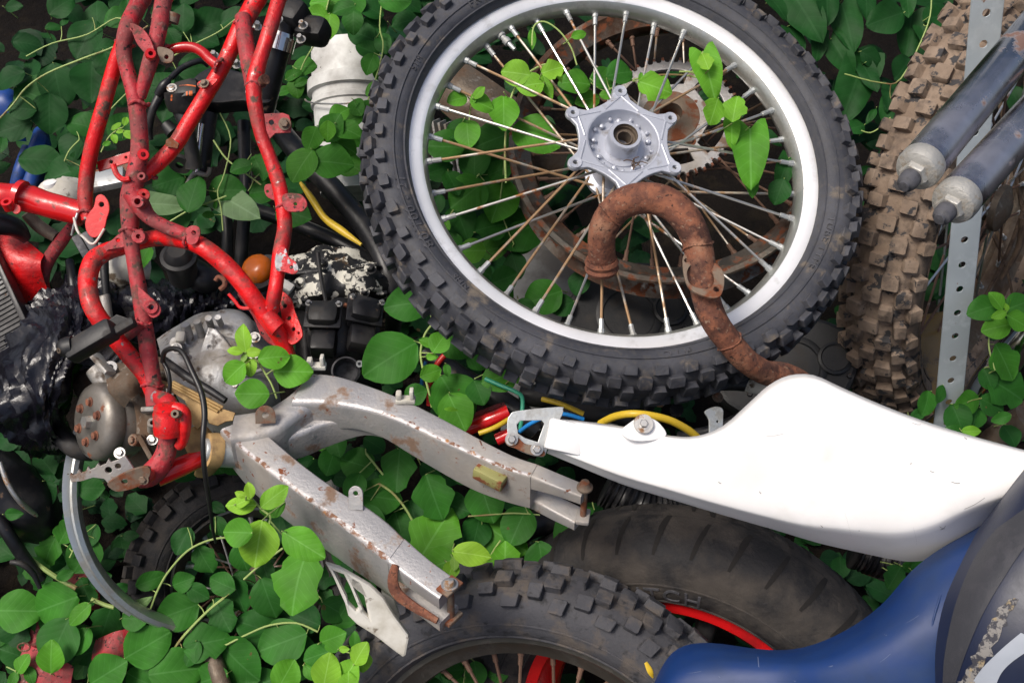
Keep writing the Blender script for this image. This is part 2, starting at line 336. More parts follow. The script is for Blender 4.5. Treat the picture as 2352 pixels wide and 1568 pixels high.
# ------------------------------------------------------------------ leaves
def leaf_profile(kind, t):
    if kind == 'heart': w = (1.0 - t) ** .62 * (t + .10) ** .30 * 1.12
    elif kind == 'narrow': w = sin(pi * t ** .85) ** .9 * .62
    else: w = sin(pi * min(1, t * .985 + .008) ** .88) ** .62
    return w
def leaf(g, c, tip, nrm, L, W, tone, kind='round', seg=9, curl=.12, fold=.10, rs=0):
    'c = centre of the blade, tip = direction, nrm = side that faces up'
    tip = (tip - nrm * tip.dot(nrm)).normalized(); sd_ = tip.cross(nrm)
    b = len(g.v); nc = 4 if seg > 6 else 2
    ph = rs * 7.3; nj = 2 * nc + 1
    lob = kind == 'lobed'
    for i in range(seg + 1):
        t = i / seg; w = leaf_profile('round' if lob else kind, t) * W / 2
        for j in range(-nc, nc + 1):
            x = j / nc; a = abs(x); ww = w; tt = t
            if lob and a > .4:
                s_ = 1 if x > 0 else -1
                ww = w * (1 - .26 * a * max(0, sin(t * 13 + ph + s_ * 1.3)) - .12 * a * max(0, sin(t * 25 + ph * 2)))
            else: ww = w * (1 + .035 * sin(t * 9 + ph + j))
            if kind == 'heart': tt = t - .16 * (1 - t) ** 2.2 * min(1, a * 1.6) * (1 if a > .05 else 0)
            y = (tt - .5) * L; xx = x * ww
            z = fold * abs(xx) * 1.2 - curl * L * (t - .45) ** 2 * 1.8 + .035 * L * sin(t * 7 + ph + 3 * x) * a
            g.v.append(c + tip * y + sd_ * xx + nrm * z)
            g.uv[len(g.v) - 1] = (.5 + .5 * x * w / (W / 2 + 1e-9), t); g.tone.append(tone)
    for i in range(seg):
        for j in range(nj - 1):
            q = b + i * nj + j; g.f.append((q, q + nj, q + nj + 1, q + 1))
# ------------------------------------------------------------------ ground
g = G()
NX = 60
for i in range(NX + 1):
    for j in range(NX + 1):
        x = -6 + 12 * i / NX; y = -2 + 12 * j / NX
        g.v.append(Vector((x, y, GZ + .03 * noise.noise(Vector((x * 1.5, y * 1.5, 0))) + .02 * noise.noise(Vector((x * 6, y * 6, 3))))))
for i in range(NX):
    for j in range(NX):
        q = i * (NX + 1) + j; g.f.append((q, q + NX + 1, q + NX + 2, q + 1))
tag(g.build('ground', 'soil'), kind='structure')

# ------------------------------------------------------------------ tyres and wheels
def tyre_pt(Rc, a, b, th, ph, off=0):
    r = Rc + (b + off) * math.copysign(abs(cos(ph)) ** .8, cos(ph)); z = (a + off) * math.copysign(abs(sin(ph)) ** .85, sin(ph))
    return Vector((r * cos(th), r * sin(th), z))
def tyre(M, Rc, a, b, rows, body, side, parent, name='tyre', n=96, jit=.12, seed=1, groove=None, text=None, pe=150):
    rr = random.Random(seed)
    g = G(); k = 28
    prof = [(radians(-pe + 2 * pe * j / k)) for j in range(k + 1)]
    rings = [[M @ tyre_pt(Rc, a, b, 2 * pi * i / n, p) for p in prof] for i in range(n)]
    g.ringloft(rings, cap=False, closed=True, wrap=False)
    # rim lines moulded in the sidewall
    for pz, o in ((126, .0014), (96, .0010)):
        for sg in (1, -1):
            c = tyre_pt(Rc, a, b, 0, radians(pz * sg), o * .4)
            g.lathe([(c.x + .0016 * cos(q), c.z + .0014 * sin(q)) for q in [2 * pi * e / 6 for e in range(6)]], M, n, closed=True)
    t = g.build(name, side if not rows else body, parent)
    if rows:
        s = G()
        for ph, cnt, phase, ln, wd, hh, tw in rows:
            for i in range(cnt):
                th = 2 * pi * (i + phase) / cnt + rr.uniform(-1, 1) * jit * .02; P0 = radians(ph)
                l_ = ln * rr.uniform(1 - jit, 1 + jit) / 2; w_ = wd * rr.uniform(1 - jit, 1 + jit) / 2; h_ = hh * rr.uniform(.86, 1.05)
                lay = []
                for sc, of in ((1.14, -.004), (1.0, h_ * .35), (.95, h_ * .95), (.88, h_)):
                    for cx, cy in ((-1, -.84), (-.84, -1), (.84, -1), (1, -.84), (1, .84), (.84, 1), (-.84, 1), (-1, .84)):
                        dx = cx * l_ * sc; dy = cy * w_ * sc
                        lay.append(M @ (tyre_pt(Rc, a, b, th + (dx + tw * dy) / (Rc + b), P0 + dy / ((a + b) / 2), of) + Vector((rr.uniform(-1, 1), rr.uniform(-1, 1), rr.uniform(-1, 1))) * .0005))
                fs = []
                for q in range(3):
                    for e in range(8): fs.append((q * 8 + e, q * 8 + (e + 1) % 8, q * 8 + 8 + (e + 1) % 8, q * 8 + 8 + e))
                fs.append(tuple(range(24, 32))); s.add(lay, fs)
        s.build('tread_blocks', body, t, smooth=33)
    if groove:
        s = G()
        for cnt, p0, p1, sk, wd in groove:
            for sg in (1, -1):
                for i in range(cnt):
                    th = 2 * pi * i / cnt + (.5 * 2 * pi / cnt if sg < 0 else 0); lf = []; rt = []
                    for q in range(9):
                        f = q / 8; pp = radians(p0 + (p1 - p0) * f) * sg; w_ = wd * sin(pi * (f * .9 + .05)) ** .3
                        lf.append(M @ tyre_pt(Rc, a, b, th + sk * f - w_, pp, .0007)); rt.append(M @ tyre_pt(Rc, a, b, th + sk * f + w_, pp, .0007))
                    for q in range(8): s.add([lf[q], lf[q + 1], rt[q + 1], rt[q]], [(0, 1, 2, 3)])
        s.build('tread_groove', 'hole_dark', t)
    if text:
        for tx, deg, ph, size, flip in text:
            s = G(); cu = bpy.data.curves.new('t', 'FONT'); cu.body = tx; cu.size = size; cu.extrude = .0008; cu.align_x = 'CENTER'; cu.align_y = 'CENTER'; cu.space_character = 1.15; cu.fill_mode = 'BOTH'
            o = bpy.data.objects.new('t', cu); me = bpy.data.meshes.new_from_object(o); c0 = tyre_pt(Rc, a, b, 0, radians(ph)).x
            vs = []
            for v in me.vertices:
                x, y = (v.co.x, v.co.y) if not flip else (-v.co.x, -v.co.y)
                th = radians(deg) - x / c0; pp = radians(ph) - y / ((a + b) / 2)
                vs.append(M @ tyre_pt(Rc, a, b, th, pp, .0006 + v.co.z))
            s.add(vs, [tuple(p.vertices) for p in me.polygons])
            bpy.data.meshes.remove(me); bpy.data.objects.remove(o); bpy.data.curves.remove(cu)
            s.build('sidewall_lettering', 'rubber_letter', t, smooth=30)
    return t
defm('rubber_letter', [((.075, .075, .085), .55, 0, None), ((.04, .04, .045), .7, 0, (90, .45, .6, 6, 2))])
KN_FRONT = [(s * p, 52, ph, l * .95, w_ * .95, h, tw) for s in (1, -1) for p, ph, l, w_, h, tw in ((72, 0, .018, .013, .009, .15 * s), (46, .5, .020, .015, .011, 0), (17, 0, .018, .016, .011, 0))]
KN_REAR = [(s * p, 34, ph, l, w_, h, tw) for s in (1, -1) for p, ph, l, w_, h, tw in ((62, 0, .026, .020, .014, .1 * s), (20, 0.02, .022, .021, .015, 0), (40, .5, .024, .020, .014, 0))]

def spokes(M, n, rn, zn, rh, zh, mats, parent, r=.0019, lean=58, nip=.0034, nl=.017, seed=2, skip=(), nipmat='zinc', rot=0, frac=.5):
    rr = random.Random(seed)
    for i in range(n):
        if i in skip: continue
        a = radians(360 * i / n + rot); side = 1 if i % 2 == 0 else -1; dirn = 1 if (i // 2) % 2 == 0 else -1
        ah = a + dirn * radians(lean)
        pn = M @ Vector((rn * cos(a), rn * sin(a), zn * side)); ph = M @ Vector((rh * cos(ah), rh * sin(ah), zh[0] if side > 0 else zh[1]))
        d = (ph - pn).normalized()
        g = G(); g.tube([pn, pn + d * (ph - pn).length * .5 + DV(rr.uniform(-1, 1), rr.uniform(-1, 1), 0) * .0006, ph], r, 7, 3)
        o = g.build('spoke', mats[0] if rr.random() < frac else mats[1], parent)
        g = G(); g.tube([pn - d * .002, pn + d * .004, pn + d * .0045, pn + d * nl * .55, pn + d * nl], [nip * 1.4, nip * 1.3, nip, nip, nip], 8, 1)
        g.build('nipple', nipmat, o)

# ---- the big front wheel lying on top of the pile
nW = face_n(21.6, .835, 1, 1400, 398)
Mw = frame(P(1410, 377, 1.462), nW)
W = thing('dirt_bike_wheel', Mw.translation, 'big spoked wheel with shiny silver rim and black knobbly tyre lying on the pile', 'wheel')
tyre(Mw, .3025, .042, .0285, KN_FRONT, 'rubber', 'rubber_side', W, n=120, seed=3,
     text=[('80/100 - 21', 203, 104, .020, False), ('51M', 158, 104, .013, False), ('FRONT', 128, 104, .017, False), ('NHS', 225, 104, .012, False), ('TUBE TYPE', 335, 104, .016, False), ('M / C', 282, 104, .014, False)])
rp = [(.282, .0205), (.2835, .0185), (.281, .016), (.262, .013), (.258, 0), (.262, -.013), (.281, -.016), (.2835, -.0185), (.282, -.0205),
      (.279, -.021), (.264, -.0185), (.2595, -.0165), (.2540, -.010), (.2515, 0), (.2540, .010), (.2595, .0165), (.264, .0185), (.279, .021)]
rim = G().lathe(rp, Mw, 120, closed=True).build('rim', 'rim_alloy', W)
KS = 1.17
wv = radians(128)
vd = (Mw.to_3x3() @ Vector((-cos(wv), -sin(wv), .08))).normalized(); vp = Mw @ Vector((.2515 * cos(wv), .2515 * sin(wv), 0))
G().tube([vp, vp + vd * .004, vp + vd * .0045, vp + vd * .010, vp + vd * .0105, vp + vd * .018, vp + vd * .0185, vp + vd * .032], [.0065, .0065, .0045, .0045, .006, .006, .0035, .003], 10, 1).build('valve_stem', 'zinc', rim)
# a darker satin band on the inner bed of the rim
G().lathe([(.2591, -.0163), (.2536, -.0100), (.2511, 0), (.2536, .0100), (.2591, .0163)], Mw, 120).build('rim_bed', 'rim_inner', rim)
spokes(Mw, 36, .2505, .004, .026, (.038, -.03), ('spoke_clean', 'spoke_rusty'), W, rot=4, frac=.62, lean=52)
hub = G()
hub.lathe([(.0, -.05), (.018, -.05), (.018, -.04), (.033, -.038), (.034, -.03), (.024, -.026), (.022, 0), (.024, .028), (.031, .032), (.031, .045), (.0, .045)], Mw, 40)
ho = hub.build('hub', 'hub_alloy', W)
st = []
for k in range(6):
    a = radians(60 * k + 91)
    for j in range(-6, 7):       # pad at the tip
        b_ = a + radians(j * 16.5); st.append((.0645 * cos(a) + .0082 * cos(b_), .0645 * sin(a) + .0082 * sin(b_)))
    for t_ in (.2, .35, .5, .65, .8):
        ang = a + radians(60) * t_; rr_ = .0645 - (.0645 - .0505) * sin(pi * t_) ** .8
        st.append((rr_ * cos(ang), rr_ * sin(ang)))
holes = [circ(.0645 * cos(radians(60 * k + 91)), .0645 * sin(radians(60 * k + 91)), .0027, 12) for k in range(6)]
holes.append(circ(0, 0, .0405, 40))
Ms = Mw @ Matrix.Translation((0, 0, .056)) @ Matrix.Scale(KS, 4)
star = G().plate(st, holes, .006, Ms, .0012)
for k in range(6):               # raised pads and ribs
    a = radians(60 * k + 91); c_ = Vector((.0645 * cos(a), .0645 * sin(a), 0))
    star.lathe([(.0028, .004), (.0072, .0045), (.0078, .003)], Ms @ Matrix.Translation(c_), 20)
    for sg in (1, -1):
        e = a + sg * radians(30); star.tube([Ms @ Vector((.058 * cos(a), .058 * sin(a), .003)), Ms @ Vector((.0435 * cos(e - sg * radians(4)), .0435 * sin(e - sg * radians(4)), .003))], .0014, 6, 1)
so_ = star.build('disc_carrier', 'hub_alloy', W)
dish = G().lathe([(.0415, .0035), (.0400, .003), (.0385, -.004), (.034, -.010), (.022, -.012), (.0185, -.008), (.0185, .012), (.0175, .014), (.0140, .014)], Ms, 60)
for k in range(9):
    a = radians(40 * k + 13); c_ = Ms @ Vector((.0315 * cos(a), .0315 * sin(a), -.0095)); dish.tube([c_, c_ + nW * .004, c_ + nW * .0055], [.0036, .0034, .0012], 9, 1)
    for q in (1.0,):
        a2 = a + radians(17); c_ = Ms @ Vector((.0345 * cos(a2), .0345 * sin(a2), -.008)); dish.tube([c_, c_ + nW * .003, c_ + nW * .0045], [.0028, .0027, .001], 8, 1)
dish.build('hub_dish', 'hub_alloy', so_)
G().lathe([(.0142, .0138), (.0136, .010), (.0128, .010), (.0125, .006), (.0095, .006), (.009, .008), (.0078, .008), (.0076, -.02), (0, -.02)], Ms, 40).build('bearing', 'cast_brown', so_)
g = G()                           # dead twigs caught in the hub
for k in range(7):
    p0 = Ms @ Vector((.014 + rnd.uniform(-.004, .008), -.030 + rnd.uniform(-.006, .006), -.004)); p = [p0]
    for q in range(4): p.append(p[-1] + DV(rnd.uniform(-1, 1), rnd.uniform(-.4, .9), rnd.uniform(-.2, .4)) * .005)
    g.tube(p, .0007, 5, 2)
tag(g.build('dead_twig', 'stem_red'), 'tiny brown tangle of dead twigs caught in the hub of the big wheel', 'twig')

# ---- rusty rear wheel with sprocket under it
nR = face_n(4, .86, 1, 1535, 332)
Mr = frame(P(1535, 332, 1.68), nR)
W2 = thing('sprocket_wheel', Mr.translation, 'old rusty spoked wheel with rear sprocket lying under the big silver wheel', 'wheel')
rp2 = [(.246, .030), (.248, .027), (.240, .022), (.222, .014), (.218, 0), (.222, -.014), (.240, -.022), (.248, -.027), (.246, -.030), (.238, -.029), (.230, -.020), (.214, -.012), (.210, 0), (.214, .012), (.230, .020), (.238, .029)]
G().lathe(rp2, Mr, 96, closed=True).build('rim', 'rim_rusty', W2)
spokes(Mr, 32, .211, .004, .034, (.035, -.035), ('spoke_brown', 'spoke_rusty'), W2, r=.0018, seed=9, rot=2, nipmat='spoke_brown')
g = G().lathe([(.0, -.05), (.02, -.05), (.04, -.04), (.04, -.03), (.026, -.025), (.026, .025), (.042, .03), (.044, .052), (.03, .058), (.022, .062), (.020, .066), (.013, .066), (.012, .04), (0, .04)], Mr, 40)
ho2 = g.build('hub', 'cast_brown', W2)
Mp = Mr @ Matrix.Translation((0, 0, .078)) @ Matrix.Scale(1.06, 4)
NT = 48; sp_ = []
for k in range(NT):
    for q, r_ in ((0, .0895), (.22, .0900), (.42, .0970), (.58, .0970), (.78, .0900)):
        a = 2 * pi * (k + q) / NT; sp_.append((r_ * cos(a), r_ * sin(a)))
hs_ = []
for k in range(6):
    lp = []
    for q in range(9): a = radians(60 * k + 8 + q * 5.5); lp.append((.0775 * cos(a), .0775 * sin(a)))
    for q in range(9): a = radians(60 * k + 8 + (8 - q) * 5.5); rr_ = .056 - .004 * sin(pi * q / 8); lp.append((rr_ * cos(a), rr_ * sin(a)))
    hs_.append(lp)
hs_.append(circ(0, 0, .030, 30))
spk = G().plate(sp_, hs_, .006, Mp, .0008).build('sprocket', 'silver_dirty', W2)
g = G(); 
for k in range(NT):
    a = 2 * pi * (k + .5) / NT; g.box(Mp @ Matrix.Translation((.0950 * cos(a), .0950 * sin(a), 0)) @ Matrix.Rotation(a, 4, 'Z'), .0052, .0036, .0068, .2)
g.build('sprocket_teeth', 'rust', spk)
for k in range(6):
    g = G(); a = radians(60 * k + 0); hexbolt(g, Mp @ Matrix.Translation((.047 * cos(a), .047 * sin(a), .003)), .0062, .006)
g.build('sprocket_bolts', 'rust_plate', spk)
G().lathe([(.030, -.006), (.043, -.002), (.040, .004), (.028, .008), (.022, .012), (.016, .012), (.015, -.01), (0, -.01)], Mp, 40).build('axle_boss', 'rust_plate', ho2)

# ---- muddy wheel standing on edge at the right
nB = face_n(-74, .27, -1, 2255, 440)
Mb = frame(P(2243, 465, 1.80), nB) @ Matrix.Scale(1.08, 4)
W3 = thing('muddy_wheel', Mb.translation, 'upright wheel with brown mud caked knobbly tyre behind the perforated steel post', 'wheel')
KN_MUD = [(s * p, 44, ph, l, w_, h, tw) for s in (1, -1) for p, ph, l, w_, h, tw in ((64, 0, .019, .017, .013, 0), (19, 0.0, .020, .017, .012, 0), (42, .5, .021, .017, .012, 0))] + [(0, 44, .5, .019, .015, .011, 0)]
tyre(Mb, .310, .050, .040, KN_MUD, 'rubber_mud', 'rubber_mud', W3, n=90, seed=8, jit=.16)
G().lathe([(r + .036, z) for r, z in rp2], Mb, 90, closed=True).build('rim', 'cast_brown', W3)
spokes(Mb, 32, .247, .004, .030, (.03, -.03), ('spoke_clean', 'spoke_brown'), W3, r=.0021, seed=19, rot=2, frac=.6)
G().lathe([(.0, -.05), (.02, -.05), (.036, -.04), (.036, -.03), (.024, -.025), (.024, .025), (.036, .03), (.036, .04), (.015, .05), (0, .05)], Mb, 36).build('hub', 'cast_brown', W3)

# ---- grey knobbly wheel, bottom centre, standing
nL = face_n(24, .80, -1, 1230, 1800)
Ml = frame(P(1228, 1822, 1.43), nL) @ Matrix.Scale(.95, 4)
W4 = thing('spoked_wheel', Ml.translation, 'upright spoked wheel with grey knobbly tyre below the swingarm', 'wheel')
KN_G = [(s * p, 31, ph, l, w_, h, tw) for s in (1, -1) for p, ph, l, w_, h, tw in ((60, 0.1, .024, .018, .012, .2 * s), (22, 0.3, .026, .018, .013, 0), (42, .6, .022, .017, .012, 0))] + [(0, 31, .85, .022, .018, .012, 0)]
tyre(Ml, .286, .052, .042, KN_G, 'rubber_grey', 'rubber_side', W4, n=90, seed=12, jit=.18)
G().lathe([(r + .004, z) for r, z in rp2], Ml, 90, closed=True).build('rim', 'rim_dull', W4) if False else None
defm('rim_dull', [((.17, .16, .14), .35, .8, None), ((.08, .07, .06), .6, .4, (30, .5, .6, 8, 2))], [(200, .1)])
G().lathe([(r + .004, z) for r, z in rp2], Ml, 90, closed=True).build('rim', 'rim_dull', W4)
spokes(Ml, 32, .216, .004, .030, (.03, -.03), ('spoke_brown', 'spoke_rusty'), W4, r=.0022, seed=29, rot=5, nipmat='spoke_brown', frac=.8, lean=40)
G().lathe([(.0, -.05), (.02, -.05), (.036, -.04), (.024, -.025), (.024, .025), (.036, .04), (.015, .05), (0, .05)], Ml, 36).build('hub', 'cast_brown', W4)

# ---- road tyre with red rim
nK = face_n(24, .78, -1, 1480, 1620)
Mk = frame(P(1560, 1655, 1.51), nK)
W5 = thing('red_rim_wheel', Mk.translation, 'upright wheel with red rim and worn grooved road tyre under the white fender', 'wheel')
tyre(Mk, .262, .070, .058, None, 'rubber_old', 'rubber_old', W5, n=110, seed=14, groove=[(38, 8, 64, .035, .0110), (19, 4, 30, .02, .0130), (13, 2, 7, .4, .012)], pe=146,
     text=[('HITCH', 96, 112, .034, False)])
rk = [(.218, .048), (.222, .045), (.214, .038), (.190, .02), (.185, 0), (.190, -.02), (.214, -.038), (.222, -.045), (.218, -.048), (.200, -.046), (.196, -.038), (.180, -.018), (.176, 0), (.180, .018), (.196, .038), (.200, .046)]
G().lathe(rk, Mk, 100, closed=True).build('rim', 'red_clean', W5)
g = G()
for k in range(6):
    a = radians(60 * k + 20); g.tube([Mk @ Vector((.03 * cos(a), .03 * sin(a), 0)), Mk @ Vector((.1 * cos(a), .1 * sin(a), .01)), Mk @ Vector((.182 * cos(a), .182 * sin(a), 0))], [.02, .014, .016], 10)
g.lathe([(0, -.04), (.04, -.04), (.04, .04), (0, .04)], Mk, 30); g.build('wheel_spokes', 'black_metal', W5)

# ---- small wheel, bottom left, half hidden in leaves
nS = DV(.22, .10, .95)
Msm = frame(P(572, 1335, 1.71), nS) @ Matrix.Scale(.93, 4)
W6 = thing('small_wheel', Msm.translation, 'small dark wheel with chunky tyre half buried in leaves at the lower left', 'wheel')
tyre(Msm, .158, .045, .036, [(s * p, 26, ph, .022, .016, .012, 0) for s in (1, -1) for p, ph in ((62, 0), (30, .5))] + [(0, 26, 0, .022, .018, .012, 0)], 'rubber_old', 'rubber_old', W6, n=64, seed=15)
G().lathe([(r * .118 / .23, z) for r, z in rp2], Msm, 64, closed=True).build('rim', 'rim_dull', W6)
spokes(Msm, 24, .108, .003, .022, (.02, -.02), ('spoke_brown', 'steel'), W6, r=.0017, seed=4, nl=.012)
G().lathe([(.0, -.03), (.03, -.03), (.02, -.02), (.02, .02), (.03, .03), (0, .03)], Msm, 30).build('hub', 'cast_brown', W6)

# ---- bare alloy rim
Mbr = frame(P(490, 1105, 1.70), DV(.70, .06, .70)) @ Matrix.Scale(.94, 4)
br = G().lathe([(.245, .017), (.247, .014), (.240, .011), (.230, .008), (.228, 0), (.230, -.008), (.240, -.011), (.247, -.014), (.245, -.017), (.238, -.018), (.228, -.011), (.224, 0), (.228, .011), (.238, .018)], Mbr, 96, closed=True)
tag(br.build('alloy_hoop', 'rim_inner'), 'bare silver wheel rim curving down beside the footpeg into the leaves', 'wheel rim')
# ------------------------------------------------------------------ red frame standing at the left
def px(d, s): return [P(*(q if len(q) > 2 else (*q, d))) for q in s]
def rpx(r, d): return r * d / F
FD = 1.36
FR = thing('motorcycle_frame', P(380, 700, FD), 'scratched bright red motorcycle frame of bent tubes with welded brackets', 'motorcycle frame')
def rtube(name, pts, r, m='red_paint', parent=None, d=FD, **k):
    pp = [P(*(q if len(q) > 2 else (*q, d))) for q in pts]
    rr = [1.07 * rpx(x, (q[2] if len(q) > 2 else d)) for x, q in zip(r if isinstance(r, (list, tuple)) else [r] * len(pts), pts)]
    return G().tube(pp, rr, 18, 4, wob=.05, **k).build(name, m, parent or FR)
mainp = rtube('seat_post', [(352, -300, 1.42), (335, -40, 1.42), (318, 10, 1.41), (294, 62), (284, 112), (292, 160), (307, 210), (316, 260), (320, 310), (320, 350), (312, 400), (301, 450), (299, 500), (300, 540), (308, 600), (320, 670), (330, 735), (338, 790), (348, 860), (358, 930)],
              [19, 19, 19, 19, 17, 16, 17, 18, 18, 19, 20, 22, 20, 17, 16, 17, 17, 18, 19, 20], 'red_dirty')
rtube('frame_tube', [(412, -300, 1.40), (385, -40, 1.38), (376, 0, 1.37), (368, 50, 1.36), (356, 105, 1.355), (338, 165, 1.355), (322, 225, 1.36)], [18, 18, 18, 18, 17, 16, 12], 'red_dirty')
rtube('frame_tube', [(288, 80, 1.38), (264, 150, 1.39), (236, 250, 1.40), (212, 335, 1.41), (200, 400, 1.42), (196, 460, 1.42), (203, 505, 1.42)], [15, 16, 16, 16, 16, 16, 14], 'red_paint')
rtube('frame_tube', [(665, -300, 1.42), (603, -40, 1.40), (583, 10, 1.40), (553, 65, 1.39), (522, 132, 1.39), (492, 187, 1.39), (444, 265, 1.39), (403, 333, 1.39), (367, 372, 1.385), (328, 405, 1.37)], [20, 20, 20, 19, 17, 17, 17, 17, 17, 14], 'red_paint')
rp_ = rtube('frame_tube', [(700, -300, 1.40), (652, -40, 1.37), (640, 0, 1.37), (621, 65, 1.36), (600, 130, 1.355), (586, 178, 1.35), (583, 215, 1.35), (590, 265, 1.35), (603, 317, 1.35), (622, 367, 1.35), (640, 420, 1.35), (650, 475, 1.35), (654, 522, 1.35), (645, 575, 1.35), (637, 635, 1.35), (630, 680, 1.35), (620, 725, 1.36)], [16, 16, 16, 16, 16, 18, 17, 16, 15, 15, 16, 16, 16, 17, 16, 16, 15], 'red_paint')
rtube('frame_tube', [(558, 40, 1.385), (563, 90, 1.37), (572, 140, 1.36), (583, 195, 1.352)], [17, 18, 19, 19], 'red_dirty')
rtube('cross_tube', [(372, 122), (405, 111), (440, 109), (465, 120), (482, 137), (502, 152)], [10, 11, 11, 11, 11, 12], 'red_clean', d=1.375)
arch = rtube('cradle_tube', [(352, 905, 1.36), (333, 862, 1.36), (296, 815, 1.355), (258, 768, 1.35), (222, 722, 1.345), (205, 680, 1.35), (202, 640, 1.36), (214, 600, 1.372), (245, 578, 1.385), (287, 565, 1.392), (350, 548, 1.388), (410, 548, 1.37), (462, 565, 1.35), (512, 603, 1.35), (556, 650, 1.35), (594, 703, 1.355), (625, 748, 1.36), (648, 783, 1.37), (664, 825, 1.38)], [17, 18, 19, 20, 20, 20, 20, 20, 19, 18, 18, 19, 20, 20, 20, 20, 19, 18, 17], 'red_paint')
rtube('gusset_tube', [(303, 440), (325, 475), (345, 500), (378, 520), (415, 535), (450, 552)], [22, 20, 16, 15, 15, 13], 'red_dirty', d=1.35)
def bracket(parent, pts, holes, d, th=.003, m='red_dirty', n=None, name='bracket', bev=.0006):
    'flat steel tab traced in the picture: pts and holes (u, v, r) in one tilted plane'
    cu = sum(p[0] for p in pts) / len(pts); cv = sum(p[1] for p in pts) / len(pts); o = P(cu, cv, d); n = n or DV(0, 0, 1)
    Mx = frame(o, n); Mi = Mx.inverted(); cp = CAM.translation
    def pr(u, v):
        r = (P(u, v, 1) - cp); t = (o - cp).dot(n) / r.dot(n); q = Mi @ (cp + r * t); return (q.x, q.y)
    s_ = d / F; h = []
    for q in holes:
        if isinstance(q[0], tuple): h.append([pr(*e) for e in q])
        else: c_ = pr(q[0], q[1]); h.append(circ(c_[0], c_[1], q[2] * s_, 14))
    return G().plate([pr(*p) for p in pts], h, th, Mx, bev).build(name, m, parent)
def lug(parent, u, v, r, d, m='red_paint', n=None, hole=.45, ln=.012, name='mounting_lug'):
    Mx = frame(P(u, v, d), n or DV(0, .1, 1)); r_ = rpx(r, d)
    return G().lathe([(r_ * hole, -ln), (r_, -ln), (r_, 0), (r_ * .93, .001), (r_ * hole, .001), (r_ * hole, -ln)], Mx, 28).build(name, m, parent)
def smooth_loop(pts, step=4):
    q = spline([Vector((p[0], p[1], 0)) for p in pts], step, True); return [(a.x, a.y) for a in q]
bracket(mainp, smooth_loop([(300, 55), (322, 62), (340, 80), (352, 105), (358, 135), (345, 140), (335, 125), (318, 105), (308, 85)]), [(303, 68, 3)], 1.34)
lug(mainp, 346, 123, 12, 1.33, 'red_clean', DV(.35, 0, 1))
bracket(mainp, smooth_loop([(362, 110), (385, 112), (399, 122), (396, 142), (382, 146), (368, 138)]), [(383, 132, 5)], 1.345, m='rust_plate')
# pipe clamp on the second tube
Mc = frame(P(372, 40, 1.37), (P(372, 40, 1.37) - P(367, 60, 1.37)).normalized())
G().lathe([(.0098, -.006), (.0125, -.006), (.0125, .006), (.0098, .006)], Mc, 28, closed=True).build('pipe_clamp', 'rust_plate', FR)
Mc2 = frame(P(397, 42, 1.37), (P(372, 40, 1.37) - P(367, 60, 1.37)).normalized())
G().lathe([(.0060, -.006), (.0082, -.006), (.0082, .006), (.0060, .006)], Mc2, 24, closed=True).build('pipe_clamp', 'rust_plate', FR)
lug(mainp, 329, 355, 13, 1.335, 'red_clean', DV(.3, -.1, 1), ln=.014)
lug(mainp, 316, 463, 15, 1.325, 'red_dirty', DV(0, 0, 1), hole=.5, ln=.02)
lug(mainp, 330, 447, 14, 1.34, 'red_paint', DV(.4, .2, 1), hole=.3)
bracket(mainp, smooth_loop([(222, 452), (235, 447), (248, 460), (252, 482), (246, 502), (240, 525), (222, 545), (205, 540), (196, 515), (205, 490), (216, 475)]), [(234, 470, 6)], 1.395, m='red_clean')
bracket(mainp, [(222, 372), (300, 348), (302, 372), (228, 395)], [(256, 372, 4), (290, 362, 3)], 1.43, m='red_clean')
G().tube(pxs(1.345, (260, 378), (268, 400), (282, 412), (298, 410)), .0035, 8).build('cable_hook', 'red_paint', mainp)
lug(mainp, 347, 705, 16, 1.325, 'red_dirty', DV(.2, 0, 1), hole=.4, ln=.018)
bracket(mainp, smooth_loop([(318, 660), (335, 672), (350, 685), (369, 705), (367, 722), (350, 730), (335, 715), (322, 700)]), [(350, 706, 5)], 1.33)
lug(mainp, 318, 543, 16, 1.33, 'red_dirty', DV(.1, 0, 1), hole=.35, ln=.015)
lug(mainp, 325, 405, 10, 1.335, 'red_dirty', ln=.01)
bracket(arch, smooth_loop([(428, 535), (432, 523), (444, 518), (458, 523), (460, 540), (450, 560), (432, 560)]), [(446, 535, 5)], 1.335)
bracket(rp_, [(607, 262), (650, 260), (664, 265), (670, 285), (668, 305), (632, 307), (620, 320), (612, 300)], [(624, 282, 6)], 1.34, m='red_dirty')
g = G(); hexbolt(g, frame(P(654, 285, 1.335), DV(.1, 0, 1)), .0052, .006); g.build('bolt', 'rust_plate', rp_)
bracket(rp_, smooth_loop([(610, 425), (640, 425), (650, 440), (640, 462), (612, 450)]), [(615, 440, 3)], 1.352)
bracket(rp_, smooth_loop([(650, 448), (685, 445), (700, 455), (706, 470), (698, 484), (680, 487), (655, 482)]), [(679, 469, 4)], 1.335)
G().cyl(P(610, 182, 1.34), P(596, 190, 1.35), .0065, 14, hollow=.5).build('mounting_lug', 'rust', rp_)
bracket(rp_, smooth_loop([(640, 572), (655, 568), (664, 590), (680, 602), (686, 618), (676, 630), (655, 625), (635, 620), (632, 595)]), [(670, 614, 4)], 1.335, m='red_chipped')
bracket(FR, smooth_loop([(455, 190), (475, 182), (500, 182), (490, 196), (470, 205), (455, 200)]), [], 1.37, m='red_paint')
g = G(); hexbolt(g, frame(P(470, 193, 1.365), DV(-.2, .4, 1)), .0042, .005); g.build('bolt', 'rust_plate', FR)
bracket(FR, [(382, 322), (392, 316), (412, 330), (408, 342), (380, 336)], [], 1.375, m='rust_plate')
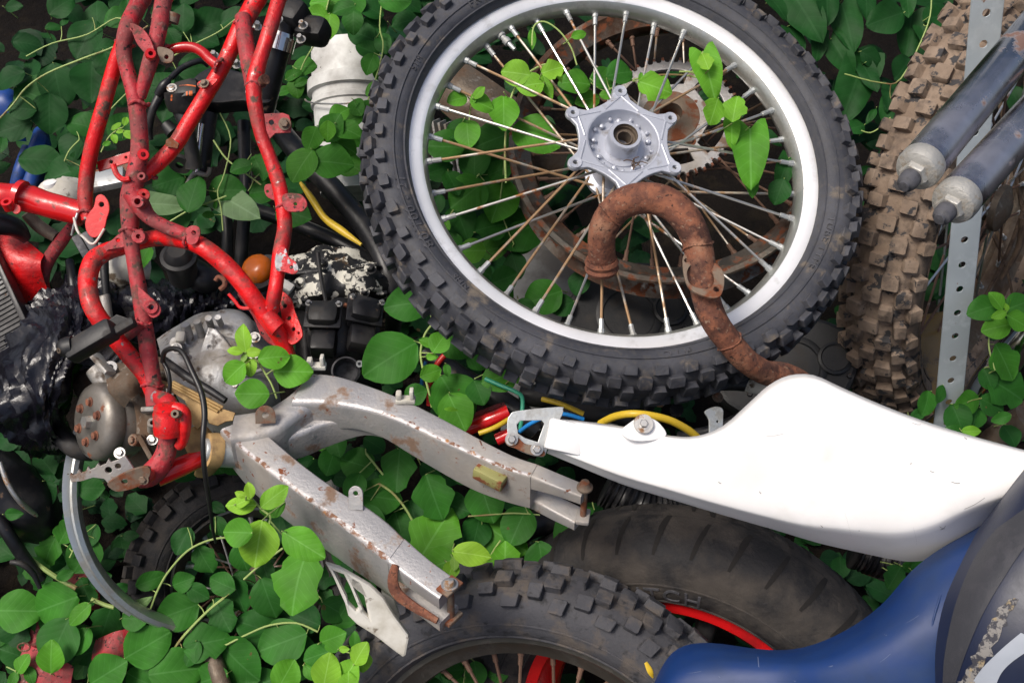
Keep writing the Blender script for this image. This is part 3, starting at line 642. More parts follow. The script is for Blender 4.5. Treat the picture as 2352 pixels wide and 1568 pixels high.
# lower right mount plates
bracket(arch, smooth_loop([(643, 670), (668, 685), (678, 715), (695, 760), (692, 778), (670, 792), (655, 770), (648, 730)], 3), [(656, 703, 5), (665, 731, 5), (675, 756, 5), (687, 765, 3), (658, 786, 3)], 1.37, m='red_paint', n=DV(-.35, .2, 1))
bracket(arch, smooth_loop([(545, 675), (575, 690), (600, 712), (622, 760), (640, 795), (620, 790), (600, 770), (580, 725)], 3), [(600, 765, 3)], 1.372, m='red_dirty', n=DV(.3, .2, 1))
rtube('sleeve', [(612, 722), (630, 745), (640, 755)], [19, 20, 20], 'red_paint', arch, d=1.35)
G().tube(pxs(1.34, (525, 675), (540, 692), (552, 706), (572, 708)), .0022, 8).build('cable_hook', 'red_clean', arch)
G().tube(pxs(1.34, (495, 645), (502, 636), (514, 642), (516, 655), (505, 665)), .003, 8).build('cable_hook', 'rust', arch)
rtube('frame_tube', [(282, 775, 1.36), (305, 760, 1.355), (325, 742, 1.35)], [13, 13, 13], 'red_dirty', d=1.36)
def weld(u, v, d, r, dx, dy):
    c = P(u, v, d); dr = DV(dx, dy, -.05); Mx = frame(c, dr); rr_ = rpx(r, d)
    pts = [Mx @ Vector((rr_ * cos(a), rr_ * sin(a), .0015 * sin(a * 3))) for a in [2 * pi * k / 26 for k in range(26)]]
    G().tube(pts, [.0016 + .0009 * (k % 2) for k in range(26)], 7, 2, closed=True).build('weld_bead', 'red_dirty', FR)
for q in ((287, 100, 1.39, 20, .3, 1), (320, 240, 1.358, 21, 0, 1), (200, 488, 1.42, 20, 0, 1), (345, 395, 1.38, 19, 1, .8), (502, 150, 1.378, 16, 1, -.6), (386, 120, 1.37, 14, 1, 0), (586, 196, 1.352, 21, 0, 1), (620, 712, 1.36, 20, 0, 1), (350, 885, 1.36, 23, .1, 1), (300, 530, 1.345, 23, 0, 1), (326, 745, 1.35, 19, 0, 1), (560, 60, 1.385, 22, .4, 1), (430, 548, 1.352, 22, 1, -.1), (655, 475, 1.35, 19, 0, 1)): weld(*q)
# footpeg bracket
fb = rtube('footpeg_mount', [(360, 910, 1.35), (385, 925, 1.33), (388, 950, 1.325), (388, 985, 1.325)], [14, 20, 22, 21], 'red_chipped', FR)
bracket(arch, [(206, 612), (222, 578), (262, 548), (292, 520), (296, 566), (250, 574), (222, 598), (212, 622)], [(272, 552, 5)], 1.375, m='red_dirty')
rtube('footpeg_mount', [(388, 985, 1.325), (385, 1020, 1.33), (372, 1060, 1.33), (345, 1090, 1.33), (318, 1100, 1.33)], [20, 20, 24, 25, 20], 'red_dirty', FR)
rtube('footpeg_mount', [(398, 935, 1.31), (420, 945, 1.31), (426, 970, 1.31), (420, 1010, 1.32), (410, 1025, 1.325)], [13, 15, 13, 12, 10], 'red_paint', FR)
rtube('frame_tube', [(360, 1095, 1.345), (430, 1065, 1.36), (500, 1030, 1.38)], [22, 21, 20], 'red_clean', FR)
lug(FR, 402, 950, 10, 1.285, 'rust_plate')
lug(FR, 330, 1098, 18, 1.30, 'red_paint', DV(-.2, -.3, 1), hole=.4)
g = G(); hexbolt(g, frame(P(329, 1099, 1.297), DV(-.2, -.3, 1)), .005, .004); g.build('bolt', 'rust_plate', FR)
g = G().lathe([(.006, 0), (.0185, 0), (.0188, .006), (.0180, .026), (.0165, .028), (.0165, .034), (.012, .036), (0, .036)], frame(P(389, 992, 1.32), DV(0.05, .85, .35)), 30); g.build('pivot_collar', 'red_paint', FR)
# footpeg
peg = bracket(FR, [(160, 1092), (163, 1085), (170, 1090), (176, 1088), (182, 1076), (188, 1084), (197, 1082), (203, 1070), (209, 1077), (219, 1073), (226, 1062), (231, 1069), (244, 1064), (250, 1052), (256, 1060), (268, 1056), (288, 1045), (300, 1062), (312, 1080), (305, 1098), (270, 1102), (250, 1110), (240, 1098), (215, 1095), (190, 1103), (165, 1106)], [(250, 1078, 8), (272, 1069, 7)], 1.31, .004, 'silver_dirty', DV(.1, -.25, 1), 'footpeg')
bracket(peg, smooth_loop([(250, 1105), (300, 1078), (340, 1070), (345, 1090), (320, 1115), (275, 1127), (255, 1120)], 3), [(287, 1104, 7)], 1.295, .004, 'rust_plate', DV(.1, -.4, 1), 'footpeg_arm')
# black tool box cover strapped on the frame
Mt = frame(P(210, 783, 1.30), DV(-.25, .35, .9), DV(.86, .36, -.2))
g = G().box(Mt, .066, .026, .024, .25); g.box(frame(P(262, 765, 1.30), DV(-.25, .35, .9), DV(.86, .36, -.2)), .060, .012, .012, .3)
tb = g.build('bar_end_bracket', 'black_plastic', FR)
bracket(tb, [(232, 748), (268, 722), (310, 736), (318, 748), (280, 760), (250, 762)], [], 1.325, .002, 'black_plastic')
lug(tb, 136, 805, 7, 1.29, 'cast_brown', DV(-.6, -.3, 1)); G().tube(pxs(1.30, (138, 806), (150, 800), (170, 795)), [.008, .013, .013], 12).build('sleeve', 'black_plastic', tb)

# ------------------------------------------------------------------ second red frame, headstock end, far left
FB = thing('frame_headstock', P(90, 470, 1.5), 'glossy red frame backbone and triangular gusset poking in from the left edge', 'motorcycle frame')
bb = rtube('backbone_tube', [(-400, 330, 1.46), (-60, 430, 1.48), (0, 447, 1.49), (60, 455, 1.5), (110, 470, 1.5), (160, 483, 1.5), (190, 492, 1.5)], [26, 26, 26, 30, 28, 27, 27], 'red_clean', FB)
rtube('weld_ring', [(40, 446, 1.49), (52, 450, 1.49)], [33, 33], 'red_clean', FB)
rtube('cross_peg', [(22, 478, 1.46), (14, 463, 1.45)], [12, 12], 'red_clean', FB, hollow=.5)
bracket(bb, smooth_loop([(25, 470), (45, 472), (48, 485), (38, 492), (28, 485)]), [], 1.46, m='red_clean')
g = G().patch([[P(-40, 500, 1.6), P(40, 540, 1.58), P(100, 590, 1.57)], [P(-40, 560, 1.58), P(30, 600, 1.56), P(95, 610, 1.56)], [P(-30, 600, 1.6), P(40, 670, 1.58), P(105, 650, 1.58)], [P(30, 640, 1.62), P(75, 712, 1.60), P(130, 700, 1.60)]], 4, 4, .004)
g.build('gusset_plate', 'red_paint', FB)
rtube('frame_tube', [(165, 520, 1.56), (140, 555, 1.57), (110, 600, 1.58), (100, 650, 1.59), (118, 700, 1.6)], [11, 14, 14, 12, 10], 'red_dirty', FB)
rtube('frame_tube', [(-30, 510, 1.52), (30, 520, 1.54), (60, 548, 1.56)], [24, 22, 12], 'black_metal', FB)
rtube('frame_tube', [(60, 490, 1.56), (90, 520, 1.57), (130, 545, 1.57)], [12, 14, 12], 'cast_brown', FB)

# ------------------------------------------------------------------ swingarm
def ring4(A, B, h, r=.16, top=.0):
    'rounded box section from far top A, near top B and a height'
    C_ = B - UPS * h; D_ = A - UPS * h; c = [A, B, C_, D_]; out = []
    for i in range(4):
        p, q, s_ = c[i - 1], c[i], c[(i + 1) % 4]; e = min((p - q).length, (s_ - q).length) * r
        a = q + (p - q).normalized() * e; b = q + (s_ - q).normalized() * e
        for t in (0, .33, .67, 1): out.append((a * (1 - t) + q * t) * (1 - t) + (q * (1 - t) + b * t) * t)
    return out
def boxarm(stn, z, step=4, r=.16, rough=.0):
    st_ = []
    for a, b, h, *dn in stn:
        q = UPS * (dn[0] if dn else 0); A = PZ(*a, z) - q; B = PZ(*b, z) - q; st_.append((A, B, h))
    As = spline([s[0] for s in st_], step); Bs = spline([s[1] for s in st_], step); hs = spline([Vector((s[2], 0, 0)) for s in st_], step)
    g = G(); g.ringloft([ring4(a, b, h.x, r) for a, b, h in zip(As, Bs, hs)]); return g
SZ = .47
UPS = DV(.0, .80, .60)
SW = thing('swingarm', PZ(600, 980, SZ - .05), 'dull silver aluminium swingarm with rust spots, two box arms forking to the right', 'swingarm')
a1 = boxarm([((575, 960), (504, 986), .054), ((628, 1006), (552, 1030), .068), ((696, 1064), (622, 1085), .074), ((776, 1122), (700, 1142), .074), ((842, 1160), (782, 1204), .071), ((890, 1196), (842, 1250), .066), ((930, 1234), (890, 1288), .062)], SZ).build('arm', 'silver_dirty', SW)
g = boxarm([((930, 1234), (890, 1288), .024), ((988, 1285), (950, 1333), .020), ((1048, 1328), (1008, 1374), .019)], SZ - .001); 
g2 = boxarm([((930, 1234), (890, 1288), .018, .044), ((988, 1289), (950, 1333), .016, .041), ((1050, 1334), (1006, 1378), .014, .040)], SZ)
g.v2 = None; b0 = len(g.v); g.v += g2.v; g.f += [tuple(b0 + i for i in f) for f in g2.f]
g.build('dropout', 'silver_rust' if False else 'silver_dirty', a1)
def adjuster(u, v, parent, dz=.052):
    A = PZ(u, v, SZ); g = G(); g.tube([A + UPS * .002, A - UPS * dz], .0042, 10, 1); g.build('adjuster_bolt', 'rust_plate', parent)
    g = G(); g.lathe([(0, .010), (.0045, .0095), (.0068, .006), (.007, .004), (.0095, .0038), (.0095, .0015), (0, .0015)], frame(A, UPS), 20); g.build('adjuster_nut', 'steel', parent)
    g = G(); g.box(frame(A - UPS * dz, UPS, (PZ(u + 50, v + 40, SZ) - A).normalized()), .016, .024, .006, .3); g.build('end_clamp', 'rust_plate', parent); g = G(); g.box(frame(A - UPS * .000, UPS, (PZ(u + 50, v + 40, SZ) - A).normalized()), .018, .026, .004, .3); g.build('end_clamp', 'rust_plate', parent)
adjuster(1033, 1346, a1)
RUSTLINES = []
# rusty slot lining
g = G().tube([P(908, 1296, 1.20), P(902, 1330, 1.20), P(912, 1362, 1.205), P(950, 1392, 1.20), P(1005, 1425, 1.19)], [.004, .006, .007, .006, .004], 10, flat=.6); g.build('rusty_guide', 'rust', a1)
a2 = boxarm([((712, 852), (668, 925), .060), ((770, 858), (738, 925), .052), ((835, 878), (800, 932), .040), ((905, 905), (870, 948), .042), ((960, 930), (930, 972), .050), ((1030, 966), (1000, 1005), .056), ((1110, 1010), (1085, 1044), .060), ((1180, 1045), (1160, 1076), .056), ((1235, 1064), (1218, 1094), .054)], SZ + .012).build('arm', 'silver_dirty', SW)
g = boxarm([((1235, 1064), (1218, 1094), .022), ((1290, 1088), (1272, 1116), .016), ((1352, 1114), (1334, 1140), .014)], SZ + .011)
g2 = boxarm([((1235, 1064), (1218, 1094), .018, .036), ((1290, 1090), (1268, 1122), .016, .036), ((1348, 1118), (1322, 1150), .014, .036)], SZ)
b0 = len(g.v); g.v += g2.v; g.f += [tuple(b0 + i for i in f) for f in g2.f]
g.build('dropout', 'silver_dirty', a2)
A_ = PZ(1343, 1122, SZ + .012)
g = G(); g.tube([A_ + UPS * .003, A_ - UPS * .048], .0038, 10, 1); g.lathe([(0, .012), (.005, .011), (.0068, .006), (.0095, .0035), (.0095, .001), (0, .001)], frame(A_, UPS), 20); g.build('adjuster_bolt', 'rust_plate', a2)
g = G().box(frame(A_ - UPS * .046, UPS, (PZ(1393, 1147, SZ) - A_).normalized()), .016, .024, .006, .3); g.build('end_clamp', 'silver_dirty', a2)
# chain slider block on the right arm
pb = PZ(1128, 1068, SZ) + DV(-.1, -.3, 1) * .012
g = G().box(frame(pb - UPS * .012, (UPS.cross((PZ(1300, 1140, SZ) - PZ(1100, 1040, SZ)).normalized()) * -1), (PZ(1300, 1140, SZ) - PZ(1100, 1040, SZ)).normalized()), .040, .017, .017, .15)
defm('slider_green', [((.28, .27, .10), .6, .2, None), (RUST, .9, 0, (50, .48, .56, 8, 3))], [(150, .3)])
g.build('chain_slider', 'slider_green', a2)
# yoke casting
yk = boxarm([((540, 945), (528, 1010), .052), ((575, 940), (590, 1002), .058), ((620, 928), (640, 985), .056), ((665, 900), (682, 955), .056), ((700, 866), (722, 930), .056), ((730, 852), (756, 924), .050)], SZ + .006, r=.25).build('yoke', 'silver_dirty', SW)
g = boxarm([((640, 985), (648, 1012), .040), ((690, 965), (700, 992), .042), ((740, 950), (752, 972), .040), ((830, 948), (835, 966), .026), ((905, 975), (905, 990), .018)], SZ - .016, r=.3); g.build('yoke_web', 'silver_dirty', yk)
for (u, v), (u2, v2) in (((628, 1000), (640, 1050)), ((700, 975), (716, 1020))):
    p0 = PZ(u, v, SZ - .02); p1 = PZ(u2, v2, SZ - .055); g = G().tube([p0, (p0 + p1) / 2 + DV(.0, 0, 1) * .006, p1], [.017, .018, .014], 16, flat=.55); g.build('linkage_lug', 'cast_alloy', yk)
g = G().cyl(PZ(640, 1030, SZ - .05), PZ(712, 1005, SZ - .05), .010, 16); g.build('linkage_pin', 'rust_plate', yk)
# pivot bush at the front
pv = PZ(505, 1035, SZ - .03); ax = DV(-.72, .10, .45)
g = G().lathe([(.008, .020), (.013, .020), (.0145, .018), (.0145, .010), (.020, .009), (.020, -.02), (.008, -.02)], frame(pv, ax), 32); g.build('pivot_bush', 'zinc', yk)
defm('ochre', [((.45, .29, .12), .7, 0, None), ((.2, .12, .06), .9, 0, (30, .5, .6, 8, 3))], [(90, .2)])
G().lathe([(.012, .012), (.021, .012), (.022, .0), (.021, -.004), (.012, -.004)], frame(pv + ax * .004, ax), 32, closed=True).build('pivot_seal', 'ochre', yk)
# small tabs and cable clips
def tab(u, v, z, h, w, parent, m, lean=(0, -.35, 1)):
    o = PZ(u, v, z); n = Vector(lean[:2] + (0,)) if False else DV(*lean); Mx = frame(o, n)
    pts = [(-w / 2, 0), (w / 2, 0), (w / 2, h - w / 2)] + [(w / 2 * cos(a), h - w / 2 + w / 2 * sin(a)) for a in [radians(q) for q in range(20, 180, 20)]] + [(-w / 2, h - w / 2)]
    return G().plate(pts, [circ(0, h - w / 2, w * .17, 12)], .003, Mx, .0005).build('tab', m, parent)
tab(818, 1170, SZ, .028, .017, a1, 'silver_dirty', (-.15, -.1, 1))
tab(610, 972, SZ + .012, .022, .024, yk, 'rust_plate', (.25, -.1, 1))
def clip(u, v, z, parent):
    o = PZ(u, v, z); g = G()
    g.box(frame(o + UPS * .003, UPS), .024, .012, .006, .25)
    g.box(frame(o + UPS * .010 + DV(-.8, 0, 0) * .008, UPS), .007, .011, .010, .3); g.box(frame(o + UPS * .011 + DV(.9, .1, 0) * .008, UPS), .005, .011, .014, .3)
    return g.build('cable_clip', 'white_old', parent)
clip(932, 922, SZ + .012, a2); clip(728, 845, SZ + .012, a2)
# rear hanging chain guard
CG = thing('chain_guide', P(850, 1400, 1.22), 'dirty off white plastic chain guide hanging under the left swingarm leg', 'chain guide')
bracket(CG, [(748, 1290), (780, 1300), (812, 1318), (850, 1340), (880, 1368), (905, 1408), (938, 1452), (940, 1462), (933, 1500), (925, 1505), (905, 1490), (860, 1455), (820, 1430), (800, 1410), (790, 1370), (768, 1325)], [[(768, 1308), (790, 1316), (805, 1345), (825, 1392), (818, 1398), (800, 1380)], [(806, 1328), (822, 1336), (838, 1370), (846, 1412), (836, 1402)]], 1.225, .012, 'white_old', DV(.1, -.1, 1), 'guide_plate', .003)
bracket(CG, [(876, 1352), (905, 1372), (918, 1410), (915, 1425), (898, 1420), (880, 1390)], [], 1.262, .010, 'white_old', DV(.1, -.1, 1), 'guide_plate', .002)
# ------------------------------------------------------------------ rusty exhaust header
EX = thing('exhaust_pipe', P(1500, 520, 1.30), 'rusted brown exhaust header pipe bent in a hook across the big wheel', 'exhaust pipe')
ep = [(1384, 600, 1.36), (1381, 565, 1.345), (1386, 525, 1.33), (1405, 490, 1.32), (1440, 463, 1.31), (1490, 455, 1.30), (1540, 470, 1.295), (1580, 510, 1.29), (1603, 565, 1.29), (1612, 625, 1.29), (1622, 685, 1.29), (1640, 735, 1.29), (1675, 785, 1.30), (1715, 828, 1.31), (1755, 855, 1.33), (1795, 862, 1.35), (1830, 880, 1.38), (1865, 915, 1.40)]
G().tube([P(*p) for p in ep], [rpx(r, 1.3) for r in (33, 33, 34, 35, 36, 36, 36, 35, 34, 33, 32, 31, 30, 29, 29, 32, 36, 38)], 24, 5, wob=.04).build('pipe', 'rust', EX)
ax = (P(1384, 612, 1.36) - P(1384, 590, 1.352)).normalized()
Mq = frame(P(1382, 603, 1.36), ax)
G().lathe([(.014, -.004), (.0195, -.006), (.0215, -.001), (.0195, .004), (.0218, .008), (.0195, .013), (.015, .012)], Mq, 30).build('collar', 'rust', EX)
nF = DV(.0, .50, .86)
fl = bracket(EX, smooth_loop([(1568, 592), (1582, 588), (1600, 600), (1640, 605), (1660, 625), (1663, 655), (1655, 680), (1640, 686), (1618, 682), (1588, 668), (1572, 640)]), [smooth_loop([(1578, 625), (1592, 608), (1625, 612), (1640, 640), (1630, 664), (1600, 662), (1582, 650)], 3), (1645, 666, 7), (1577, 600, 6)], 1.272, .004, 'rust_plate', nF, 'flange_plate')

for t_, r_ in (((1410, 486), .0215), ((1604, 568), .0205), ((1688, 801), .0175)):
    i_ = min(range(len(ep)), key=lambda k: (ep[k][0] - t_[0]) ** 2 + (ep[k][1] - t_[1]) ** 2); j_ = min(i_ + 1, len(ep) - 1)
    Mx = frame(P(*ep[i_]), (P(*ep[j_]) - P(*ep[i_ - 1])).normalized())
    G().tube([Mx @ Vector((rpx(36 if r_ > .02 else 31, 1.29) * .99 * cos(a), rpx(36 if r_ > .02 else 31, 1.29) * .99 * sin(a), .002 * sin(2 * a))) for a in [2 * pi * k / 24 for k in range(24)]], [.0010 + .0008 * (k % 3 == 0) for k in range(24)], 6, 2, closed=True).build('weld_seam', 'rust', EX)
# ------------------------------------------------------------------ white plastic fender
FE = thing('white_fender', P(1800, 1080, 1.1), 'smooth white plastic mudguard with scratches lying across the right of the pile', 'fender')
def frow(u0, v0, u1, v1, d, b=.02, wall=.016, cr_=.86):
    'one cross strip: upper edge to lower edge, bulging to the front with a crease above the lower wall'
    out = []
    for t, o in ((0, -.034), (.012, -.014), (.05, .0), (.2, b * .35), (.45, b * .55), (.7, b * .6), (cr_ - .04, b * .52), (cr_, b * .34), (cr_ + .04, -.004), (.97, -wall * 1.1), (1.0, -wall * 1.6)):
        out.append(P(u0 + (u1 - u0) * t, v0 + (v1 - v0) * t, d - o))
    return out
fr = [frow(1290, 962, 1256, 1040, 1.165, .006, .010), frow(1330, 966, 1335, 1073, 1.16, .008, .012), frow(1400, 975, 1430, 1112, 1.15, .010, .014), frow(1470, 985, 1540, 1146, 1.14, .012, .016), frow(1540, 1000, 1660, 1182, 1.125, .014, .018),
      frow(1600, 1001, 1775, 1215, 1.11, .016, .020), frow(1660, 978, 1875, 1245, 1.095, .018, .022), frow(1720, 925, 1960, 1265, 1.08, .020, .024), frow(1765, 885, 2030, 1280, 1.07, .022, .026), frow(1812, 862, 2085, 1289, 1.06, .024, .026), frow(1868, 861, 2135, 1284, 1.05, .026, .026), frow(1930, 888, 2185, 1262, 1.04, .026, .026), frow(2010, 923, 2230, 1228, 1.03, .026, .026), frow(2110, 962, 2290, 1190, 1.02, .026, .026), frow(2230, 1000, 2370, 1150, 1.01, .022, .02), frow(2380, 1040, 2450, 1120, 1.00, .02, .02)]
fe = G().patch(fr, 3, 3, .003).build('shell', 'white_plastic', FE, smooth=60)
lo = smooth_loop([(1425, 992), (1450, 968), (1472, 957), (1500, 962), (1520, 978), (1530, 1000), (1500, 1012), (1450, 1012)])
bracket(fe, lo, [], 1.135, .006, 'white_plastic', DV(.0, .25, 1), 'mounting_ear', .002)
g = G(); hexbolt(g, frame(P(1478, 973, 1.128), DV(.0, .3, 1)), .0046, .004)
g.lathe([(0, 0), (.0105, 0), (.0100, .0016), (0, .0016)], frame(P(1478, 973, 1.129), DV(.0, .3, 1)), 24); g.build('washer_bolt', 'steel', fe)
g = G().box(frame(P(1298, 1003, 1.160), DV(.1, .15, 1), DV(.98, -.22, 0)), .040, .034, .010, .3); g.build('end_block', 'white_plastic', fe)
# galvanised tip bracket
tpb = [(1165, 970), (1172, 952), (1190, 943), (1285, 934), (1293, 940), (1290, 955), (1262, 1010), (1252, 1045), (1235, 1048), (1210, 1042), (1185, 1030), (1168, 1015)]
bracket(FE, smooth_loop(tpb, 3), [[(1187, 975), (1195, 966), (1243, 965), (1250, 972), (1240, 1000), (1235, 1015), (1205, 1005), (1190, 995)]], 1.17, .003, 'zinc', DV(.05, .1, 1), 'tip_bracket')
bracket(FE, smooth_loop([(1160, 1008), (1172, 998), (1190, 1005), (1205, 1018), (1225, 1022), (1240, 1025), (1252, 1040), (1245, 1048), (1215, 1043), (1185, 1030), (1165, 1022)]), [], 1.163, .003, 'rust_plate', DV(.05, .1, 1), 'strap')
for u, v in ((1175, 1008), (1233, 1031)):
    g = G(); hexbolt(g, frame(P(u, v, 1.160), DV(.05, .1, 1)), .0046, .006); g.build('bolt', 'steel', FE)

# ------------------------------------------------------------------ blue bodywork with black seat
BL = thing('blue_bodywork', P(2000, 1480, 1.02), 'scuffed blue plastic bodywork with a textured black panel in the bottom right corner', 'bodywork')
rows = [
 [P(1500, 1600, 1.16), P(1525, 1540, 1.15), P(1562, 1496, 1.15), P(1630, 1484, 1.14), P(1760, 1500, 1.12), P(1850, 1494, 1.10), P(1945, 1456, 1.08), P(2030, 1396, 1.07), P(2100, 1318, 1.06), P(2165, 1268, 1.06), P(2262, 1212, 1.06), P(2340, 1150, 1.06)],
 [P(1500, 1610, 1.13), P(1540, 1550, 1.12), P(1580, 1515, 1.12), P(1650, 1508, 1.11), P(1770, 1520, 1.085), P(1870, 1515, 1.06), P(1970, 1475, 1.04), P(2055, 1410, 1.03), P(2120, 1335, 1.025), P(2185, 1280, 1.02), P(2275, 1225, 1.02), P(2350, 1160, 1.02)],
 [P(1510, 1640, 1.11), P(1560, 1590, 1.10), P(1620, 1570, 1.09), P(1700, 1560, 1.08), P(1810, 1565, 1.06), P(1910, 1555, 1.03), P(2010, 1510, 1.01), P(2090, 1450, 1.0), P(2150, 1380, 1.0), P(2210, 1310, 1.0), P(2300, 1245, 1.0), P(2375, 1180, 1.0)],
 [P(1540, 1760, 1.12), P(1610, 1750, 1.10), P(1700, 1740, 1.08), P(1800, 1740, 1.06), P(1900, 1720, 1.04), P(2000, 1700, 1.02), P(2090, 1640, 1.0), P(2150, 1540, .99), P(2195, 1450, .985), P(2250, 1360, .985), P(2350, 1290, .98), P(2430, 1230, .98)],
 [P(1560, 1900, 1.14), P(1650, 1900, 1.12), P(1760, 1900, 1.10), P(1880, 1900, 1.08), P(2000, 1880, 1.05), P(2100, 1850, 1.03), P(2190, 1780, 1.01), P(2250, 1650, .99), P(2300, 1520, .985), P(2360, 1430, .98), P(2450, 1360, .98), P(2540, 1300, .98)]]
bl = G().patch(rows, 4, 5, .004).build('blue_panel', 'blue_plastic', BL, smooth=60)
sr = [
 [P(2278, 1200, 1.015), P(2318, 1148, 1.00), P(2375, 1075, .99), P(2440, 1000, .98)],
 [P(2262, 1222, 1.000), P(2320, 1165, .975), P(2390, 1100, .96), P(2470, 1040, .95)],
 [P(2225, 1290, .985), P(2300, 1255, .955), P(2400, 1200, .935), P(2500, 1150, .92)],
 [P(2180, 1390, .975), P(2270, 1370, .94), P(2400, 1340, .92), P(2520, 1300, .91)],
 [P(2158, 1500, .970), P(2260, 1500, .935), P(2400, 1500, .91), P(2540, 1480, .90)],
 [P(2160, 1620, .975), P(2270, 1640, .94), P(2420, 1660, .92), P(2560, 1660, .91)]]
st_ = G().patch(sr, 5, 5, .006).build('shaded_side_panel', 'navy_shade', BL, smooth=60)  # navy colour stands for the shadow on the lower seat side
# lower side with its shadow painted navy, plus scuff and grey stripe
def skin(rows, off):
    def f(u, v):
        o = P(u, v, .5); cpx = CAM.translation; return o
    return f
from mathutils.bvhtree import BVHTree
def bvh_of(o):
    me = o.data; wm = Vector(o['org']) if 'org' in o else None; r = o; org = Vector((0, 0, 0))
    while r is not None:
        if 'org' in r: org = Vector(r['org'])
        r = r.parent
    return BVHTree.FromPolygons([v.co + org for v in me.vertices], [tuple(p.vertices) for p in me.polygons])
def on_surface(tree, pts, lift, n=14):
    'a closed outline seen at picture positions, laid on a surface as a thin raised film'
    c = CAM.translation; out = []
    for u, v in pts:
        d = (P(u, v, 1) - c).normalized(); h = tree.ray_cast(c, d)
        out.append(h[0] - d * lift if h[0] else None)
    return out
def film(tree, A, B, name, m, parent, lift=.0012, k=8, uneven=0):
    'a strip between two polylines A and B laid on the surface'
    g = G(); Aq = spline([Vector((*a, 0)) for a in A], 5); Bq = spline([Vector((*b, 0)) for b in B], 5); rings = []
    for i, (a, b) in enumerate(zip(Aq, Bq)):
        e = uneven * noise.noise(Vector((i * .7, 2, 0))); e2 = uneven * noise.noise(Vector((i * .7, 9, 0)))
        rw = on_surface(tree, [((a.x * (1 - t) + b.x * t) , (a.y * (1 - t) + b.y * t)) for t in [(-e + (1 + e + e2) * q / k) for q in range(k + 1)]], lift)
        if all(rw): rings.append(rw)
    if len(rings) > 1: g.ringloft(rings, cap=False, wrap=False); return g.build(name, m, parent)
tr_ = bvh_of(st_)
G().tube([P(2262, 1216, 1.006), P(2225, 1300, .984), P(2188, 1390, .972), P(2166, 1480, .966), P(2158, 1600, .968)], .0022, 10).build('seam_piping', 'blue_paint', BL)
G().tube([P(2190, 1290, 1.012), P(2150, 1400, .992), P(2130, 1500, .992), P(2122, 1600, 1.0)], .0012, 8).build('moulded_line', 'blue_plastic', BL)
trf = bvh_of(fe)
defm('blue_scuff', [((.09, .12, .22), .8, 0, None)])
defm('scratch', [((.20, .19, .19), .8, 0, None)])
for a, b, w_ in (((2185, 1105), (2205, 1108), 2.2), ((2160, 1215), (2172, 1206), 2.2), ((2158, 1208), (2170, 1213), 1.6), ((1885, 1205), (1890, 1208), 3), ((2215, 1168), (2262, 1142), 1.5), ((1940, 1175), (1955, 1230), 1.0), ((2098, 1210), (2106, 1250), 1.0), ((1744, 1127), (1748, 1131), 4), ((2136, 1080), (2146, 1082), 2), ((1760, 1000), (1800, 995), .9), ((1480, 1040), (1520, 1062), 1.0), ((1650, 1105), (1656, 1108), 3), ((2095, 970), (2115, 974), 1.5), ((2215, 1003), (2221, 1006), 3), ((1400, 1010), (1404, 1030), 1.2)):
    film(trf, [a, ((a[0] + b[0]) / 2 + 1, (a[1] + b[1]) / 2 + 2), b], [(a[0], a[1] + w_ * .6), ((a[0] + b[0]) / 2 + 1, (a[1] + b[1]) / 2 + 2 + w_ * .6), (b[0], b[1] + w_ * .6)], 'scratch', 'scratch', fe, .0005, 3)
tra = bvh_of(a1)
film(tra, [(510, 990), (558, 1034), (626, 1089), (705, 1147), (786, 1209), (845, 1256), (892, 1293)], [(516, 982), (564, 1026), (632, 1080), (710, 1138), (792, 1199), (852, 1246), (900, 1283)], 'rust_line', 'rust_edge', a1, .0006, 3, .5)
film(tra, [(610, 1000), (680, 1052), (760, 1110), (836, 1157), (880, 1188)], [(616, 994), (688, 1046), (768, 1104), (842, 1151), (888, 1184)], 'rust_line', 'rust_edge', a1, .0006, 3, .6)
tra = bvh_of(a2)
film(tra, [(875, 952), (935, 975), (1005, 1007), (1088, 1046), (1160, 1077), (1214, 1092)], [(880, 945), (940, 968), (1010, 1000), (1092, 1039), (1165, 1070), (1220, 1086)], 'rust_line', 'rust_edge', a2, .0006, 3, .5)
film(tra, [(1100, 1010), (1130, 1018), (1150, 1030)], [(1105, 1022), (1130, 1034), (1142, 1034)], 'rust_patch', 'rust', a2, .0006, 5, .4)
trb = bvh_of(bl)
for a, b, w_ in (((1740, 1508), (1742, 1530), 5), ((2020, 1520), (2045, 1500), 2), ((1575, 1545), (1610, 1540), 2), ((1900, 1530), (1912, 1527), 3), ((2080, 1430), (2110, 1412), 1.6), ((1650, 1552), (1653, 1553), 4), ((1822, 1562), (1826, 1562), 4), ((2030, 1455), (2036, 1457), 4)):
    w_ *= .4
    film(trb, [a, ((a[0] + b[0]) / 2, (a[1] + b[1]) / 2 + 1), b], [(a[0] + w_, a[1]), ((a[0] + b[0]) / 2 + w_, (a[1] + b[1]) / 2 + 1 + w_), (b[0] + w_, b[1] + w_)], 'scratch', 'blue_scuff', bl, .0005, 3)
film(tr_, [(2290, 1212), (2262, 1245), (2228, 1300), (2192, 1395), (2170, 1500), (2165, 1567)], [(2420, 1120), (2372, 1225), (2322, 1300), (2262, 1400), (2222, 1490), (2195, 1567)], 'lit_textured_band', 'seat_vinyl_lit', st_, .0009)  # lighter grey paints the light on the upper seat; the grain is real
film(tr_, [(2330, 1372), (2300, 1390), (2275, 1430), (2250, 1480), (2225, 1530), (2205, 1567)], [(2340, 1376), (2320, 1405), (2300, 1450), (2275, 1500), (2250, 1545), (2235, 1575)], 'scuff_mark', 'scuff', st_, uneven=.5)
